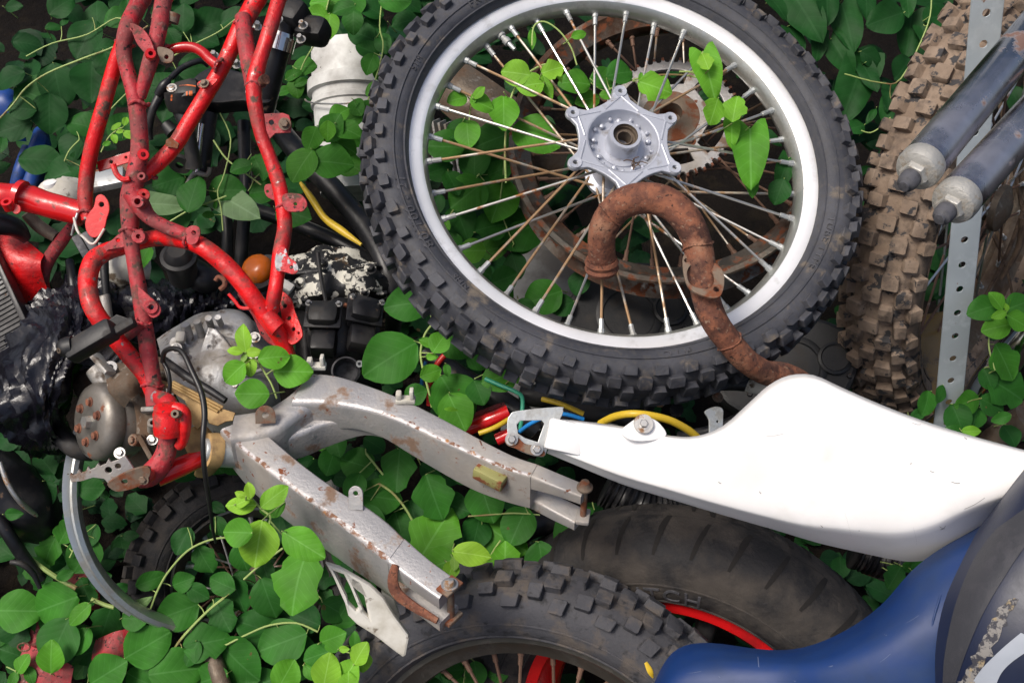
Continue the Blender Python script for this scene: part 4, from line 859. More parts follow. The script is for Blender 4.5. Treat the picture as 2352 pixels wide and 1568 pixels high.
film(tr_, [(2345, 1452), (2300, 1490), (2255, 1535), (2228, 1575)], [(2390, 1476), (2330, 1515), (2300, 1545), (2285, 1580)], 'grey_stripe', 'decal_grey', st_)

# ------------------------------------------------------------------ perforated post
PO = [(2273, -60, 1.27), (2268, 0, 1.29), (2175, 985, 1.62), (2160, 1150, 1.68)]
pa = P(2268, 0, 1.31); pb_ = P(2173, 985, 1.64); pdn = (pb_ - pa).normalized()
nP = DV(-.08, .30, .95); nP = (nP - pdn * nP.dot(pdn)).normalized(); Mpo = frame((pa + pb_) / 2, nP, pdn)
Lp = (pb_ - pa).length; hl = []
k = -.10
while k < Lp + .22: hl.append(circ(k - Lp / 2, .000, .0052, 16)); k += .0385
g = G().plate([(-Lp / 2 - .2, -.0195), (Lp / 2 + .32, -.0195), (Lp / 2 + .32, .0195), (-Lp / 2 - .2, .0195)], hl, .0025, Mpo)
g.box(Mpo @ Matrix.Translation((.06, .0195 if nP.cross(pdn).dot(DV(1, 0, 0)) > 0 else -.0195, -.016)), Lp + .52, .0025, .032, 0)
tag(g.build('perforated_post', 'galv'), 'galvanised steel post with a row of round holes leaning in front of the muddy tyre', 'post')

# ------------------------------------------------------------------ fork tubes
def fork(name, a, b, r, label):
    t = thing(name, P(*a), label, 'fork tube', 'chrome fork tubes resting together at the right edge')
    pa, pb2 = P(*a), P(*b); d = (pb2 - pa).normalized(); Mx = frame(pa, -d)
    G().lathe([(r * .80, 0), (r, -.002), (r, -.30), (r * .999, -.301), (r, -.302), (r, -.75), (r * .7, -.75)], Mx, 48).build('tube', 'fork_chrome', t)
    c = G().lathe([(r * 1.01, -.010), (r * 1.03, -.008), (r * 1.03, .002), (r * .95, .007), (r * .6, .011), (0, .011)], Mx, 48).build('cap', 'fork_cap', t)
    G().lathe([(0, .005), (r * .64, .008), (r * .64, .016), (r * .58, .018), (0, .018)], Mx, 6).build('cap_nut', 'fork_cap', c)
    G().lathe([(0, .016), (r * .46, .016), (r * .46, .026), (r * .40, .031), (r * .26, .033), (r * .24, .036), (0, .0365)], Mx, 30).build('rubber_bung', 'rubber_letter', c)
    return t
fork('fork_tube', (2112, 385, 1.07), (2352, 95, 1.20), .0220, 'upper chrome fork tube with grey screw cap and black rubber bung')
fork('fork_tube', (2195, 462, 1.06), (2440, 190, 1.19), .0220, 'lower chrome fork tube with grey screw cap just below its twin')

# ------------------------------------------------------------------ bucket
Bk = thing('bucket', P(800, 260, 2.0), 'grubby white plastic bucket standing among leaves left of the big wheel', 'bucket')
ba, bb2 = P(806, 112, 1.92), P(822, 445, 1.90); bd = (bb2 - ba).normalized(); Mk_ = frame(ba, -bd)
R0 = .070; H0 = (bb2 - ba).length
G().lathe([(0, -.004), (R0 * .90, -.004), (R0 * .92, .001), (R0 * .99, .001), (R0 * 1.0, -.003), (R0 * 1.02, -.058), (R0 * 1.13, -.061), (R0 * 1.14, -.082), (R0 * 1.03, -.084), (R0 * 1.01, -.10), (R0 * .93, -H0), (0, -H0)], Mk_, 60).build('body', 'bucket_white', Bk)
G().lathe([(R0 * 1.03, -.096), (R0 * 1.07, -.098), (R0 * 1.06, -.106), (R0 * 1.01, -.108)], Mk_, 60).build('rim', 'bucket_white', Bk)
hp = [Mk_ @ Vector((R0 * 1.20 * cos(radians(a)), R0 * 1.20 * sin(radians(a)), -.085 - .040 * sin(radians(a * 1.0 - 180)))) for a in range(190, 360, 17)]
G().tube(hp, .0016, 6).build('handle', 'steel', Bk)

# ------------------------------------------------------------------ forks, triple clamp and handlebar behind the frame
HB = thing('handlebar_assembly', P(520, 220, 1.62), 'black handlebar with grip and switch cluster on its fork clamp behind the red frame', 'handlebar')
def bt(name, pts, r, m='black_metal', parent=None, **k):
    return G().tube([P(*p) for p in pts], [rpx(x, p[2]) for x, p in zip(r if isinstance(r, (list, tuple)) else [r] * len(pts), pts)], 18, 4, **k).build(name, m, parent or HB)
tc_ = bt('fork_stanchion', [(660, 30, 1.60), (645, 90, 1.60), (628, 160, 1.61), (605, 260, 1.64)], [25, 26, 26, 24])
G().lathe([(.019, -.02), (.0225, -.02), (.0225, 0), (.019, 0), (.017, .006), (0, .007)], frame(P(645, 85, 1.58), (P(660, 30, 1.60) - P(628, 160, 1.61)).normalized()), 32).build('chrome_ring', 'chrome', tc_)
bracket(HB, smooth_loop([(455, 185), (500, 165), (560, 180), (600, 195), (628, 225), (618, 250), (560, 245), (500, 250), (455, 240), (440, 215)], 4), [(478, 215, 9), (596, 222, 9)], 1.63, .030, 'black_metal', DV(.1, .4, .9), 'triple_clamp', .004)
g = G().box(frame(P(670, 35, 1.60), DV(-.2, .4, .9), DV(.9, -.5, 0)), .050, .040, .045, .25); g.box(frame(P(720, 72, 1.60), DV(-.2, .4, .9), DV(.9, -.3, 0)), .048, .038, .040, .3); g.build('clamp_block', 'black_plastic', HB)
for u, v in ((590, 62), (640, 47), (697, 60), (692, 92), (530, 140), (545, 150), (492, 130), (575, 210)):
    g = G(); hexbolt(g, frame(P(u, v, 1.572), DV(rnd.uniform(-.3, .3), .4, .9)), .0048, .010); g.build('bolt', 'steel', HB)
sw = thing
gr_ = bt('grip', [(418, 250, 1.57), (432, 300, 1.57), (440, 345, 1.58), (446, 385, 1.59)], [24, 17, 17, 20], 'black_plastic')
G().lathe([(.006, 0), (.0165, 0), (.017, -.006), (.012, -.012)], frame(P(412, 380, 1.585), DV(-.1, -.75, .6)), 28).build('grip_end', 'black_plastic', gr_)
g = G().box(frame(P(430, 218, 1.56), DV(-.2, .45, .85), DV(.98, .16, 0)), .048, .038, .036, .35); g.lathe([(.013, 0), (.026, 0), (.028, .010), (.026, .028), (.013, .028)], frame(P(428, 245, 1.575), DV(-.1, .8, .5)), 28)
swc = g.build('switch_cluster', 'black_plastic', HB)
defm('orange_print', [((.65, .14, .03), .6, 0, None), ((.1, .03, .02), .7, 0, (60, .52, .6, 6, 2))])
trs = bvh_of(swc)
for A, B in ((((412, 196), (430, 194), (450, 197)), ((412, 199), (430, 197), (450, 200))), (((427, 210), (427, 220)), ((431, 210), (431, 220))), (((434, 209), (434, 220)), ((442, 209), (442, 220))), (((392, 218), (392, 232)), ((396, 218), (396, 232)))):
    film(trs, A, B, 'switch_mark', 'orange_print', swc, .0006)
bt('brake_lever', [(385, 190, 1.56), (365, 225, 1.56), (350, 255, 1.56), (344, 290, 1.57), (346, 320, 1.58)], [10, 11, 9, 8, 6])
bt('lever_perch', [(362, 218, 1.555), (378, 196, 1.55), (392, 178, 1.55)], [9, 12, 4], 'black_metal')
g = G(); hexbolt(g, frame(P(395, 203, 1.545), DV(0, .4, .9)), .005, .003); g.build('bolt', 'steel', HB)
bt('mirror_stalk', [(392, 180, 1.56), (420, 155, 1.57), (460, 140, 1.58), (478, 150, 1.59)], 7)
ft = bt('fork_leg', [(478, 260, 1.62), (470, 320, 1.62), (462, 400, 1.63)], [22, 21, 20])
bt('fork_leg', [(463, 285, 1.60), (456, 340, 1.60), (452, 395, 1.61)], [7, 7, 7], 'chrome')
bt('fork_bracket', [(430, 425, 1.63), (448, 398, 1.61), (475, 402, 1.61), (482, 385, 1.61)], [6, 6, 6, 5], 'cast_alloy')
bt('lever_hub', [(398, 305, 1.58), (380, 285, 1.58)], [18, 14], 'black_plastic')

# ------------------------------------------------------------------ black tubes between frame and wheel
def lone_tube(name, pts, r, m, label, cat, group=None, **k):
    o = G().tube([P(*p) for p in pts], [rpx(x, p[2]) for x, p in zip(r if isinstance(r, (list, tuple)) else [r] * len(pts), pts)], 16, 5, **k).build(name, m)
    return tag(o, label, cat, group)
lone_tube('black_pipe', [(620, 270, 1.74), (680, 345, 1.70), (770, 440, 1.66), (840, 525, 1.63), (885, 610, 1.60), (905, 690, 1.60), (900, 760, 1.65)], [24, 25, 25, 25, 24, 22, 20], 'black_metal', 'thick black pipe running down beside the tyre of the big wheel', 'pipe')
lone_tube('black_pipe', [(560, 475, 1.70), (640, 500, 1.68), (740, 540, 1.66), (820, 580, 1.65), (862, 625, 1.65), (878, 690, 1.66), (895, 770, 1.68)], [16, 17, 18, 18, 17, 16, 15], 'black_metal', 'thinner black pipe under the thick one, bending down over the spattered block', 'pipe')
lone_tube('black_pipe', [(560, 280, 1.70), (562, 360, 1.69), (564, 450, 1.68), (556, 560, 1.68), (548, 700, 1.7)], [15, 15, 15, 15, 15], 'black_metal', 'upright black fork leg seen between the red frame tubes', 'fork leg')
lone_tube('black_pipe', [(510, 420, 1.74), (522, 520, 1.73), (520, 640, 1.72)], [13, 13, 13], 'black_metal', 'slim black upright tube behind the red arch tube', 'pipe')
lone_tube('black_pipe', [(975, 810, 1.55), (1050, 865, 1.54), (1120, 905, 1.53), (1190, 950, 1.52), (1235, 985, 1.52)], [28, 29, 29, 29, 28], 'black_metal', 'stout black tube slanting under the tyre towards the fender tip', 'pipe')
lone_tube('red_pipe', [(1070, 985, 1.50), (1120, 965, 1.49), (1168, 945, 1.49)], [17, 17, 17], 'red_clean', 'short glossy red tube below the stout black tube', 'pipe')
lone_tube('red_pipe', [(1060, 968, 1.52), (1120, 945, 1.51), (1160, 930, 1.51)], [9, 9, 9], 'red_dirty', 'narrow dull red rod just above the glossy red tube', 'pipe')
lone_tube('red_pipe', [(1140, 1010, 1.46), (1185, 990, 1.46)], [14, 14], 'red_clean', 'stub of red tube behind the fender tip bracket', 'pipe')
lone_tube('grey_pipe', [(1190, 1225, 1.5), (1225, 1205, 1.5), (1290, 1190, 1.52)], [30, 30, 30], 'black_metal', 'dark pipe end beneath the right swingarm leg', 'pipe')
# cables
def cable(name, pts, r, m, label, cat='cable'): return lone_tube(name, pts, r, 'cable_' + m, label, cat)
cable('yellow_strap', [(690, 420, 1.62), (715, 455, 1.61), (745, 500, 1.60), (785, 530, 1.59), (830, 562, 1.58)], [4, 8, 8, 9, 4], 'yellow', 'flat yellow strap lying over the black pipes beside the tyre', 'strap')
cable('yellow_hose', [(1380, 972, 1.30), (1410, 957, 1.27), (1450, 950, 1.25), (1500, 955, 1.25), (1550, 970, 1.26), (1600, 1003, 1.28), (1625, 1050, 1.3)], 9, 'yellow', 'yellow hose arching behind the fender mounting ear', 'hose')
cable('yellow_cable', [(1245, 916, 1.42), (1290, 928, 1.41), (1340, 950, 1.41)], 6, 'yellow', 'short yellow cable behind the fender tip')
cable('yellow_cable', [(1100, 995, 1.44), (1135, 982, 1.44), (1170, 962, 1.45)], 6, 'yellow', 'yellow cable end beside the red tube')
cable('green_cable', [(1115, 870, 1.46), (1150, 885, 1.45), (1185, 900, 1.44), (1200, 915, 1.43), (1198, 960, 1.42), (1195, 985, 1.42)], 5, 'wire_green', 'thin green cable bending over the stout black tube')
cable('blue_cable', [(1195, 990, 1.40), (1215, 975, 1.38), (1245, 960, 1.37), (1290, 950, 1.37), (1340, 962, 1.38)], 5, 'wire_blue', 'bright blue cable passing behind the fender tip bracket')
cable('blue_cable', [(978, 830, 1.52), (970, 860, 1.52), (968, 905, 1.53)], 4, 'wire_blue', 'short blue wire hanging left of the stout black tube')
cable('red_cable', [(1022, 815, 1.52), (1002, 840, 1.52), (988, 880, 1.53), (986, 930, 1.54)], 7, 'wire_red', 'red cable hanging beside the blue wire')
cable('black_cable', [(374, 830, 1.33), (378, 808, 1.32), (398, 800, 1.31), (420, 810, 1.30), (440, 850, 1.29), (462, 900, 1.28), (470, 950, 1.27), (466, 1010, 1.26), (470, 1080, 1.27), (482, 1160, 1.30), (488, 1210, 1.33), (495, 1245, 1.36)], [6, 6, 6, 6, 7, 7, 7, 6, 6, 5, 4, 3], 'wire_black', 'long black cable looping over the engine and hanging down past the footpeg')
cable('black_cable', [(374, 830, 1.34), (385, 850, 1.335), (390, 880, 1.335), (388, 910, 1.34)], [5, 5, 5, 5], 'wire_black', 'short black cable tail dropping beside the red seat post')
lone_tube('black_rod', [(375, 825, 1.37), (430, 865, 1.355), (480, 895, 1.345), (518, 920, 1.34)], [9, 10, 9, 8], 'black_plastic', 'black kick rod with metal tip lying over the crankcase', 'rod')
lone_tube('bare_cable', [(165, 540, 1.41), (172, 510, 1.40), (178, 490, 1.40)], [3, 3, 3], 'zinc', 'bare metal cable end hooked by the red headstock', 'cable')
lone_tube('white_cable', [(170, 500, 1.39), (178, 530, 1.385), (192, 545, 1.385), (215, 560, 1.385), (240, 525, 1.385)], 3, 'white_old', 'pale thin cable curling around the red bracket', 'cable')
# ------------------------------------------------------------------ engine with clutch drum
EN = thing('engine', P(330, 880, 1.52), 'dirty alloy motorcycle engine lying on its side with exposed clutch drum', 'engine')
Mc_ = frame(P(222, 968, 1.47), DV(-.66, .02, .74), DV(.7, .1, .6)) @ Matrix.Scale(1.17, 4)
cl = G().lathe([(0, .010), (.014, .010), (.034, .0095), (.042, .006), (.0455, 0), (.046, -.010), (.0445, -.013), (.0465, -.018), (.0465, -.032), (.043, -.040), (0, -.04)], Mc_, 60).build('clutch_drum', 'clutch_alloy', EN)
g = G().lathe([(0, .010), (.008, .010), (.0075, .016), (0, .016)], Mc_, 6); g.build('clutch_nut', 'steel', cl)
for k in range(6):
    a = radians(60 * k + 15); c_ = Mc_ @ Matrix.Translation((.0235 * cos(a), .0235 * sin(a), .0095)); g = G(); g.lathe([(0, 0), (.0058, 0), (.0058, .001), (.0045, .0015), (.0042, .0045), (0, .005)], c_, 14); g.build('clutch_bolt', 'rust', cl)
g = G()
g.tube([P(262, 960, 1.50), P(310, 945, 1.52), P(350, 930, 1.54)], [.052, .058, .05], 30, 3, wob=.05)
g.build('crankcase', 'cast_brown', EN)
g = G()
for k in range(16):
    a = 2 * pi * k / 16; g.box(frame(P(325, 925, 1.46), DV(-.6, -.04, .8)) @ Matrix.Rotation(a, 4, 'Z') @ Matrix.Translation((.052, 0, 0)), .009, .008, .016, .2)
g.lathe([(0, .008), (.048, .008), (.050, -.008), (0, -.008)], frame(P(325, 925, 1.46), DV(-.6, -.04, .8)), 40)
g.build('ring_gear', 'cast_brown', EN)
def lump(rows, m, name, th=.01, amp=.003, sc=30, parent=None, nu=5, nv=5):
    return G().patch([[P(*p) for p in r] for r in rows], nu, nv, th, disp=lambda p, s, t: amp * noise.noise(p * sc)).build(name, m, parent or EN)
lump([[(180, 865, 1.58), (240, 850, 1.54), (330, 840, 1.50), (400, 830, 1.50)], [(190, 900, 1.56), (250, 885, 1.51), (330, 880, 1.47), (400, 880, 1.47)], [(250, 1000, 1.56), (290, 985, 1.50), (350, 980, 1.48), (420, 990, 1.48)], [(260, 1060, 1.60), (300, 1070, 1.56), (370, 1060, 1.54), (440, 1050, 1.54)]], 'cast_brown', 'engine_case', amp=.006)
top = lump([[(370, 790, 1.52), (420, 755, 1.52), (480, 728, 1.52), (560, 740, 1.53), (610, 790, 1.55)], [(380, 820, 1.47), (430, 800, 1.455), (490, 790, 1.45), (555, 800, 1.46), (620, 835, 1.50)], [(400, 870, 1.45), (450, 865, 1.43), (510, 860, 1.43), (565, 870, 1.44), (625, 885, 1.48)], [(430, 930, 1.46), (480, 930, 1.44), (530, 930, 1.43), (590, 930, 1.44), (630, 920, 1.48)], [(450, 990, 1.50), (500, 990, 1.48), (560, 990, 1.47), (600, 980, 1.47), (640, 960, 1.50)]], 'cast_alloy', 'crankcase_cover', amp=.004, sc=25)
G().lathe([(0, .022), (.020, .022), (.030, .018), (.036, .008), (.037, -.004), (.034, -.01)], frame(P(525, 768, 1.475), DV(.1, .5, .85)), 44).build('domed_cover', 'cast_alloy', top)
g = G()
for u, v, u2, v2, r in ((425, 745, 440, 790, 11), (452, 738, 465, 775, 9), (478, 730, 485, 750, 8), (500, 728, 508, 745, 7), (400, 785, 420, 800, 12)): g.tube([P(u, v, 1.43), P(u2, v2, 1.45)], rpx(r, 1.44), 14, 1)
g.build('cast_bosses', 'cast_alloy', top)
bracket(top, [(458, 815), (480, 752), (498, 756), (545, 812), (520, 818)], [(483, 798, 3)], 1.435, .008, 'cast_alloy', DV(0, .1, 1), 'cast_rib', .002)
g = G().box(frame(P(415, 775, 1.43), DV(.1, .4, .9)), .013, .016, .012, .3); g.build('white_connector', 'white_old', top)
for u, v in ((405, 800), (585, 775), (582, 812), (430, 865), (395, 895), (540, 885), (275, 1040), (470, 850), (350, 1010)):
    g = G(); hexbolt(g, frame(P(u, v, 1.425 if u > 380 else 1.44), DV(.1, .3, .9)), .005, .005); g.build('case_bolt', 'steel', top)
# cylinder fins, intake and left side fittings
g = G()
for k in range(5): g.box(frame(P(230 + k * 5, 800 + k * 16, 1.56), DV(-.2, .7, .6), DV(.9, -.35, .2)), .060, .045, .0035, .2)
g.build('cooling_fins', 'cast_alloy', EN)
G().tube([P(215, 845, 1.5), P(238, 868, 1.5), P(262, 880, 1.5)], [.013, .016, .014], 18).build('plug_boss', 'cast_alloy', EN)
G().tube([P(118, 960, 1.55), P(140, 1000, 1.53), P(175, 1030, 1.52), P(215, 1040, 1.53)], [.012, .014, .014, .012], 16).build('rubber_hose', 'black_plastic', EN)
lump([[(250, 875, 1.43), (300, 850, 1.42), (340, 840, 1.43)], [(255, 900, 1.42), (300, 880, 1.40), (335, 870, 1.41)], [(290, 930, 1.43), (310, 905, 1.41), (335, 890, 1.42)]], 'cast_brown', 'clutch_cover_edge', .004, .003)
er = random.Random(5)
for i, (u, v) in enumerate(((255, 850), (300, 835), (345, 850), (290, 880), (330, 900), (365, 940), (350, 975), (305, 1010), (340, 1035), (270, 905), (380, 1010), (235, 835))):
    Mx = frame(P(u, v, 1.425 + .01 * er.random()), DV(er.uniform(-.5, .3), er.uniform(0, .6), .8), DV(er.uniform(-1, 1), er.uniform(-1, 1), 0)); r_ = er.uniform(.005, .010)
    if i % 3 == 0: G().lathe([(r_ * .45, .002), (r_ * .5, .008), (r_, .008), (r_ * 1.05, -.02)], Mx, 18).build('case_boss', 'cast_brown' if i % 2 else 'cast_alloy', EN)
    elif i % 3 == 1:
        g = G(); hexbolt(g, Mx, .0048, .005); g.lathe([(0, 0), (.008, 0), (.009, -.015)], Mx, 14); g.build('case_bolt', 'rust_plate', EN)
    else: G().box(Mx, .045, .007, .018, .3).build('case_rib', 'cast_alloy' if i % 2 else 'cast_brown', EN)
# tan sprocket guard
bracket(EN, [(370, 872), (392, 880), (440, 905), (500, 935), (541, 948), (535, 966), (520, 968), (500, 978), (480, 972), (478, 962), (455, 985), (443, 975), (438, 950), (425, 920), (380, 890)], [], 1.365, .003, 'tan_guard', DV(-.1, .3, .95), 'sprocket_guard')
for i in range(3): G().tube(pxs(1.358, (385 + i * 6, 882 - i * 3), (440 + i * 6, 912 - i * 4), (500 + i * 6, 945 - i * 5)), .0018, 6).build('guard_rib', 'tan_guard', EN)
G().tube([P(440, 985, 1.37), P(462, 1020, 1.37), P(480, 1060, 1.38), P(470, 1085, 1.40)], [.016, .020, .018, .014], 14, flat=.5).build('ochre_hub', 'tan_guard', EN)

# ------------------------------------------------------------------ spattered carburettor bank and engine block behind
CB = thing('spattered_block', P(760, 700, 1.62), 'black engine block splashed with white paint behind the right red post', 'engine')
def lump2(rows, m, name, parent, **k): return lump(rows, m, name, parent=parent, **k)
lump2([[(620, 625, 1.63), (690, 592, 1.61), (760, 580, 1.61), (830, 590, 1.62), (890, 600, 1.64)], [(630, 655, 1.60), (700, 628, 1.58), (770, 615, 1.58), (840, 622, 1.59), (890, 630, 1.61)], [(645, 690, 1.575), (710, 675, 1.555), (780, 660, 1.555), (850, 655, 1.565), (892, 665, 1.60)], [(660, 725, 1.62), (720, 715, 1.60), (790, 700, 1.60), (860, 695, 1.62), (892, 700, 1.68)]], 'paint_spatter', 'cam_cover', CB, amp=.010, sc=55)
for i, (u0, v0, u1, v1) in enumerate(((650, 668, 880, 632), (640, 640, 870, 606), (665, 700, 885, 672))): G().box(frame((P(u0, v0, 1.565) + P(u1, v1, 1.575)) / 2, DV(.1, .4, .9), (P(u1, v1, 1.575) - P(u0, v0, 1.565)).normalized()), .145, .007, .016, .3).build('cover_rib', 'paint_spatter', CB)
for u, v in ((690, 650), (740, 606), (800, 640), (850, 618), (700, 690), (835, 672)):
    g = G(); hexbolt(g, frame(P(u, v, 1.55), DV(.1, .4, .9)), .006, .008); g.build('cover_bolt', 'paint_spatter', CB)
G().tube(pxs(1.53, (730, 580), (738, 640), (750, 700), (755, 740)), .003, 8).build('breather_tube', 'black_plastic', CB)
lump2([[(690, 700, 1.60), (740, 690, 1.57), (800, 690, 1.57), (860, 700, 1.6)], [(690, 770, 1.58), (740, 770, 1.555), (800, 780, 1.555), (860, 800, 1.58)], [(690, 850, 1.6), (740, 860, 1.57), (800, 870, 1.57), (870, 880, 1.6)], [(700, 930, 1.64), (740, 940, 1.62), (800, 950, 1.62), (880, 960, 1.66)]], 'black_metal', 'block', CB, amp=.010, sc=20)
cbp = [(745, 722), (836, 712)]
for u, v in cbp[:2]:
    Mx = frame(P(u, v, 1.535), DV(.05 + (u > 800) * .3, .55, .80))
    bw = G().box(Mx @ Matrix.Translation((0, -.006, .0)), .046, .040, .044, .3).build('carburettor_bowl', 'black_metal' if u > 800 else 'black_plastic', CB)
    G().box(Mx @ Matrix.Translation((0, -.006, .008)), .052, .046, .004, .3).build('flange', 'black_metal', bw)
    G().box(Mx @ Matrix.Translation((0.002, -.040, -.012)), .036, .040, .03, .2).build('bowl_neck', 'black_metal', bw)
    for k in range(2): 
        g = G(); hexbolt(g, Mx @ Matrix.Translation((.021 * (1 - 2 * k), .006, .017)), .0032, .006); g.build('bolt', 'steel', CB)
G().lathe([(.014, -.02), (.0185, -.018), (.019, 0), (.0205, .002), (.0205, .008), (.018, .009), (.016, .002), (.0155, -.015), (0, -.016)], frame(P(795, 853, 1.525), DV(.1, .15, 1)), 32).build('intake_stub', 'rubber_letter', CB)
G().lathe([(0, -.004), (.005, -.004), (.005, .006), (.0022, .006), (.0022, 0)], frame(P(826, 836, 1.52), DV(.1, .1, 1)), 14).build('small_nipple', 'zinc', CB)
G().lathe([(.012, 0), (.0165, 0), (.017, .004), (.012, .006)], frame(P(735, 755, 1.535), DV(.1, .1, 1)), 30, ).build('round_port', 'black_plastic', CB)
G().tube(pxs(1.55, (790, 700), (830, 712), (890, 712), (905, 705)), .0035, 8).build('rusty_edge', 'rust', CB)
g = G()
for i in range(9): g.box(frame(P(872, 735 + i * 8, 1.60), DV(.1, .9, .3)), .016, .012, .002, 0)
g.build('spring', 'cast_brown', CB)
for u, v, u2, v2 in ((700, 760, 705, 840), (770, 770, 765, 850), (850, 760, 840, 860), (740, 900, 800, 915)): G().cyl(P(u, v, 1.56), P(u2, v2, 1.56), .007, 12).build('cast_boss', 'black_metal', CB)
# amber indicator
AI = thing('indicator_lamp', P(600, 620, 1.52), 'broken orange indicator lens wedged behind the red frame', 'indicator lamp')
G().lathe([(0, .019), (.010, .0185), (.018, .016), (.0235, .010), (.026, 0), (.024, -.01), (0, -.01)], frame(P(592, 620, 1.53), DV(-.35, .45, .8)) @ Matrix.Scale(.9, 4), 36).build('lens', 'amber', AI)
G().lathe([(.018, -.004), (.028, -.002), (.028, -.012), (.015, -.03), (0, -.03)], frame(P(600, 622, 1.52), DV(-.35, .45, .8)), 36).build('housing', 'black_plastic', AI)
tag(lump([[(598, 655, 1.50), (625, 650, 1.50), (660, 660, 1.51)], [(600, 672, 1.49), (630, 668, 1.48), (660, 676, 1.50)], [(600, 690, 1.51), (630, 688, 1.50), (662, 690, 1.51)]], 'bucket_white', 'part_tmp', .004, .004), None) if False else None
G().box(frame(P(655, 655, 1.50), DV(.2, .4, .9), DV(.8, -.5, 0)), .024, .013, .01, .2).build('reflector', 'bucket_white', AI)
# black engine cylinder behind the arch
for i, (u, v, r, lab) in enumerate(((410, 590, .020, 'round black cap with a red label behind the arch tube'),)):
    o = G().lathe([(0, .016), (r * .6, .016), (r * .8, .012), (r, .004), (r * 1.25, .002), (r * 1.25, -.006), (r * 1.05, -.01), (r * 1.05, -.05)], frame(P(u, v, 1.50), DV(.1, .5, .85)), 32).build('filler_cap', 'black_plastic')
    tag(o, lab, 'cap')
lone_tube('black_housing', [(440, 620, 1.56), (470, 640, 1.55), (495, 640, 1.56)], [30, 34, 26], 'black_metal', 'dark rounded housing behind the middle of the red arch', 'housing', wob=.1)
# bag
BG = G()
def bagd(p, s, t):
    q = p + Vector((noise.noise(p * 9), noise.noise(p * 9 + Vector((5, 5, 5))), 0)) * .05; q = Vector((q.x * 17 + q.y * 9, q.y * 7 - q.x * 3, q.z * 7)); r = 0; a = 1
    for k in range(3):
        w_ = noise.noise(q + Vector((k * 9, 0, 0))); r += a * (1 - min(1, abs(w_) * 2.2)) ** 1.5; q = Vector((q.y * 2.1 + q.x * .5, q.x * 1.3, q.z * 1.7)); a *= .36
    w1 = noise.noise(p * 7) * 1.3 + noise.noise(p * 22) * .28; f = 0; a = 1.0
    for n_, k_ in ((5.5, 1.1), (11.7, -1.9), (23.0, 2.6)):
        x_ = t * n_ + s * k_ + w1 * (1 + n_ * .12); x_ -= math.floor(x_); f += a * (1 - abs(2 * x_ - 1)) ** 1.8; a *= .45
    return .011 * (f - .6) + .006 * (r - .6)
brw = [[(215, 600, 1.62), (140, 650, 1.58), (70, 690, 1.56), (10, 760, 1.56), (-60, 800, 1.58)],
       [(265, 650, 1.58), (185, 685, 1.53), (115, 730, 1.50), (45, 790, 1.50), (-60, 870, 1.53)],
       [(270, 700, 1.57), (195, 745, 1.50), (130, 795, 1.47), (60, 860, 1.47), (-50, 940, 1.50)],
       [(215, 770, 1.57), (170, 810, 1.49), (135, 860, 1.46), (85, 920, 1.46), (-30, 970, 1.50)],
       [(175, 840, 1.58), (150, 870, 1.50), (128, 905, 1.47), (95, 960, 1.48), (10, 995, 1.52)],
       [(150, 890, 1.60), (138, 930, 1.52), (125, 970, 1.50), (112, 1010, 1.50), (50, 1020, 1.55)],
       [(150, 1000, 1.66), (150, 1020, 1.62), (155, 1035, 1.60), (160, 1045, 1.60), (130, 1050, 1.66)]]
b1 = BG.patch([[P(*p) for p in r] for r in brw], 16, 12, .0015, disp=bagd).build('plastic_bag', 'bag', smooth=25)
tag(b1, 'crumpled glossy black bin bag draped left of the engine', 'plastic bag')
brw = [[(190, 655, 1.62), (290, 640, 1.60), (390, 650, 1.60), (480, 645, 1.60), (560, 640, 1.61), (640, 660, 1.64)],
       [(240, 700, 1.58), (320, 690, 1.56), (400, 680, 1.55), (470, 680, 1.55), (540, 690, 1.56), (620, 700, 1.60)],
       [(250, 760, 1.60), (340, 750, 1.57), (400, 740, 1.55), (460, 720, 1.55), (530, 715, 1.56), (610, 740, 1.60)],
       [(260, 830, 1.66), (340, 800, 1.62), (400, 790, 1.60), (460, 760, 1.60), (530, 745, 1.60), (600, 770, 1.64)]]
b2 = G().patch([[P(*p) for p in r] for r in brw], 16, 12, .0015, disp=bagd).build('plastic_bag', 'bag', smooth=25)
tag(b2, 'second fold of black bin bag lying behind the engine top', 'plastic bag')
b2['org']; 
# radiator at the left edge
RD = thing('radiator', P(20, 740, 1.62), 'black finned radiator core slanting at the left edge of the picture', 'radiator')
ra, rb = P(-30, 540, 1.56), P(70, 760, 1.53); rx = (rb - ra).normalized(); Mra = frame((ra + rb) / 2 + DV(-1, -.3, -.1) * .045, DV(-.1, .15, 1), rx)
G().box(Mra, .24, .085, .018, .02).build('core', 'black_metal', RD)
g = G()
for i in range(34): g.box(Mra @ Matrix.Translation((-.112 + i * .0068, 0, .0095)), .0012, .080, .004, 0)
g.build('fins', 'black_plastic', RD)
G().box(Mra @ Matrix.Translation((0, .046 if (Mra.to_3x3() @ Vector((0, 1, 0))).dot(DV(1, .3, 0)) > 0 else -.046, .002)), .25, .008, .026, .2).build('side_rail', 'black_metal', RD)
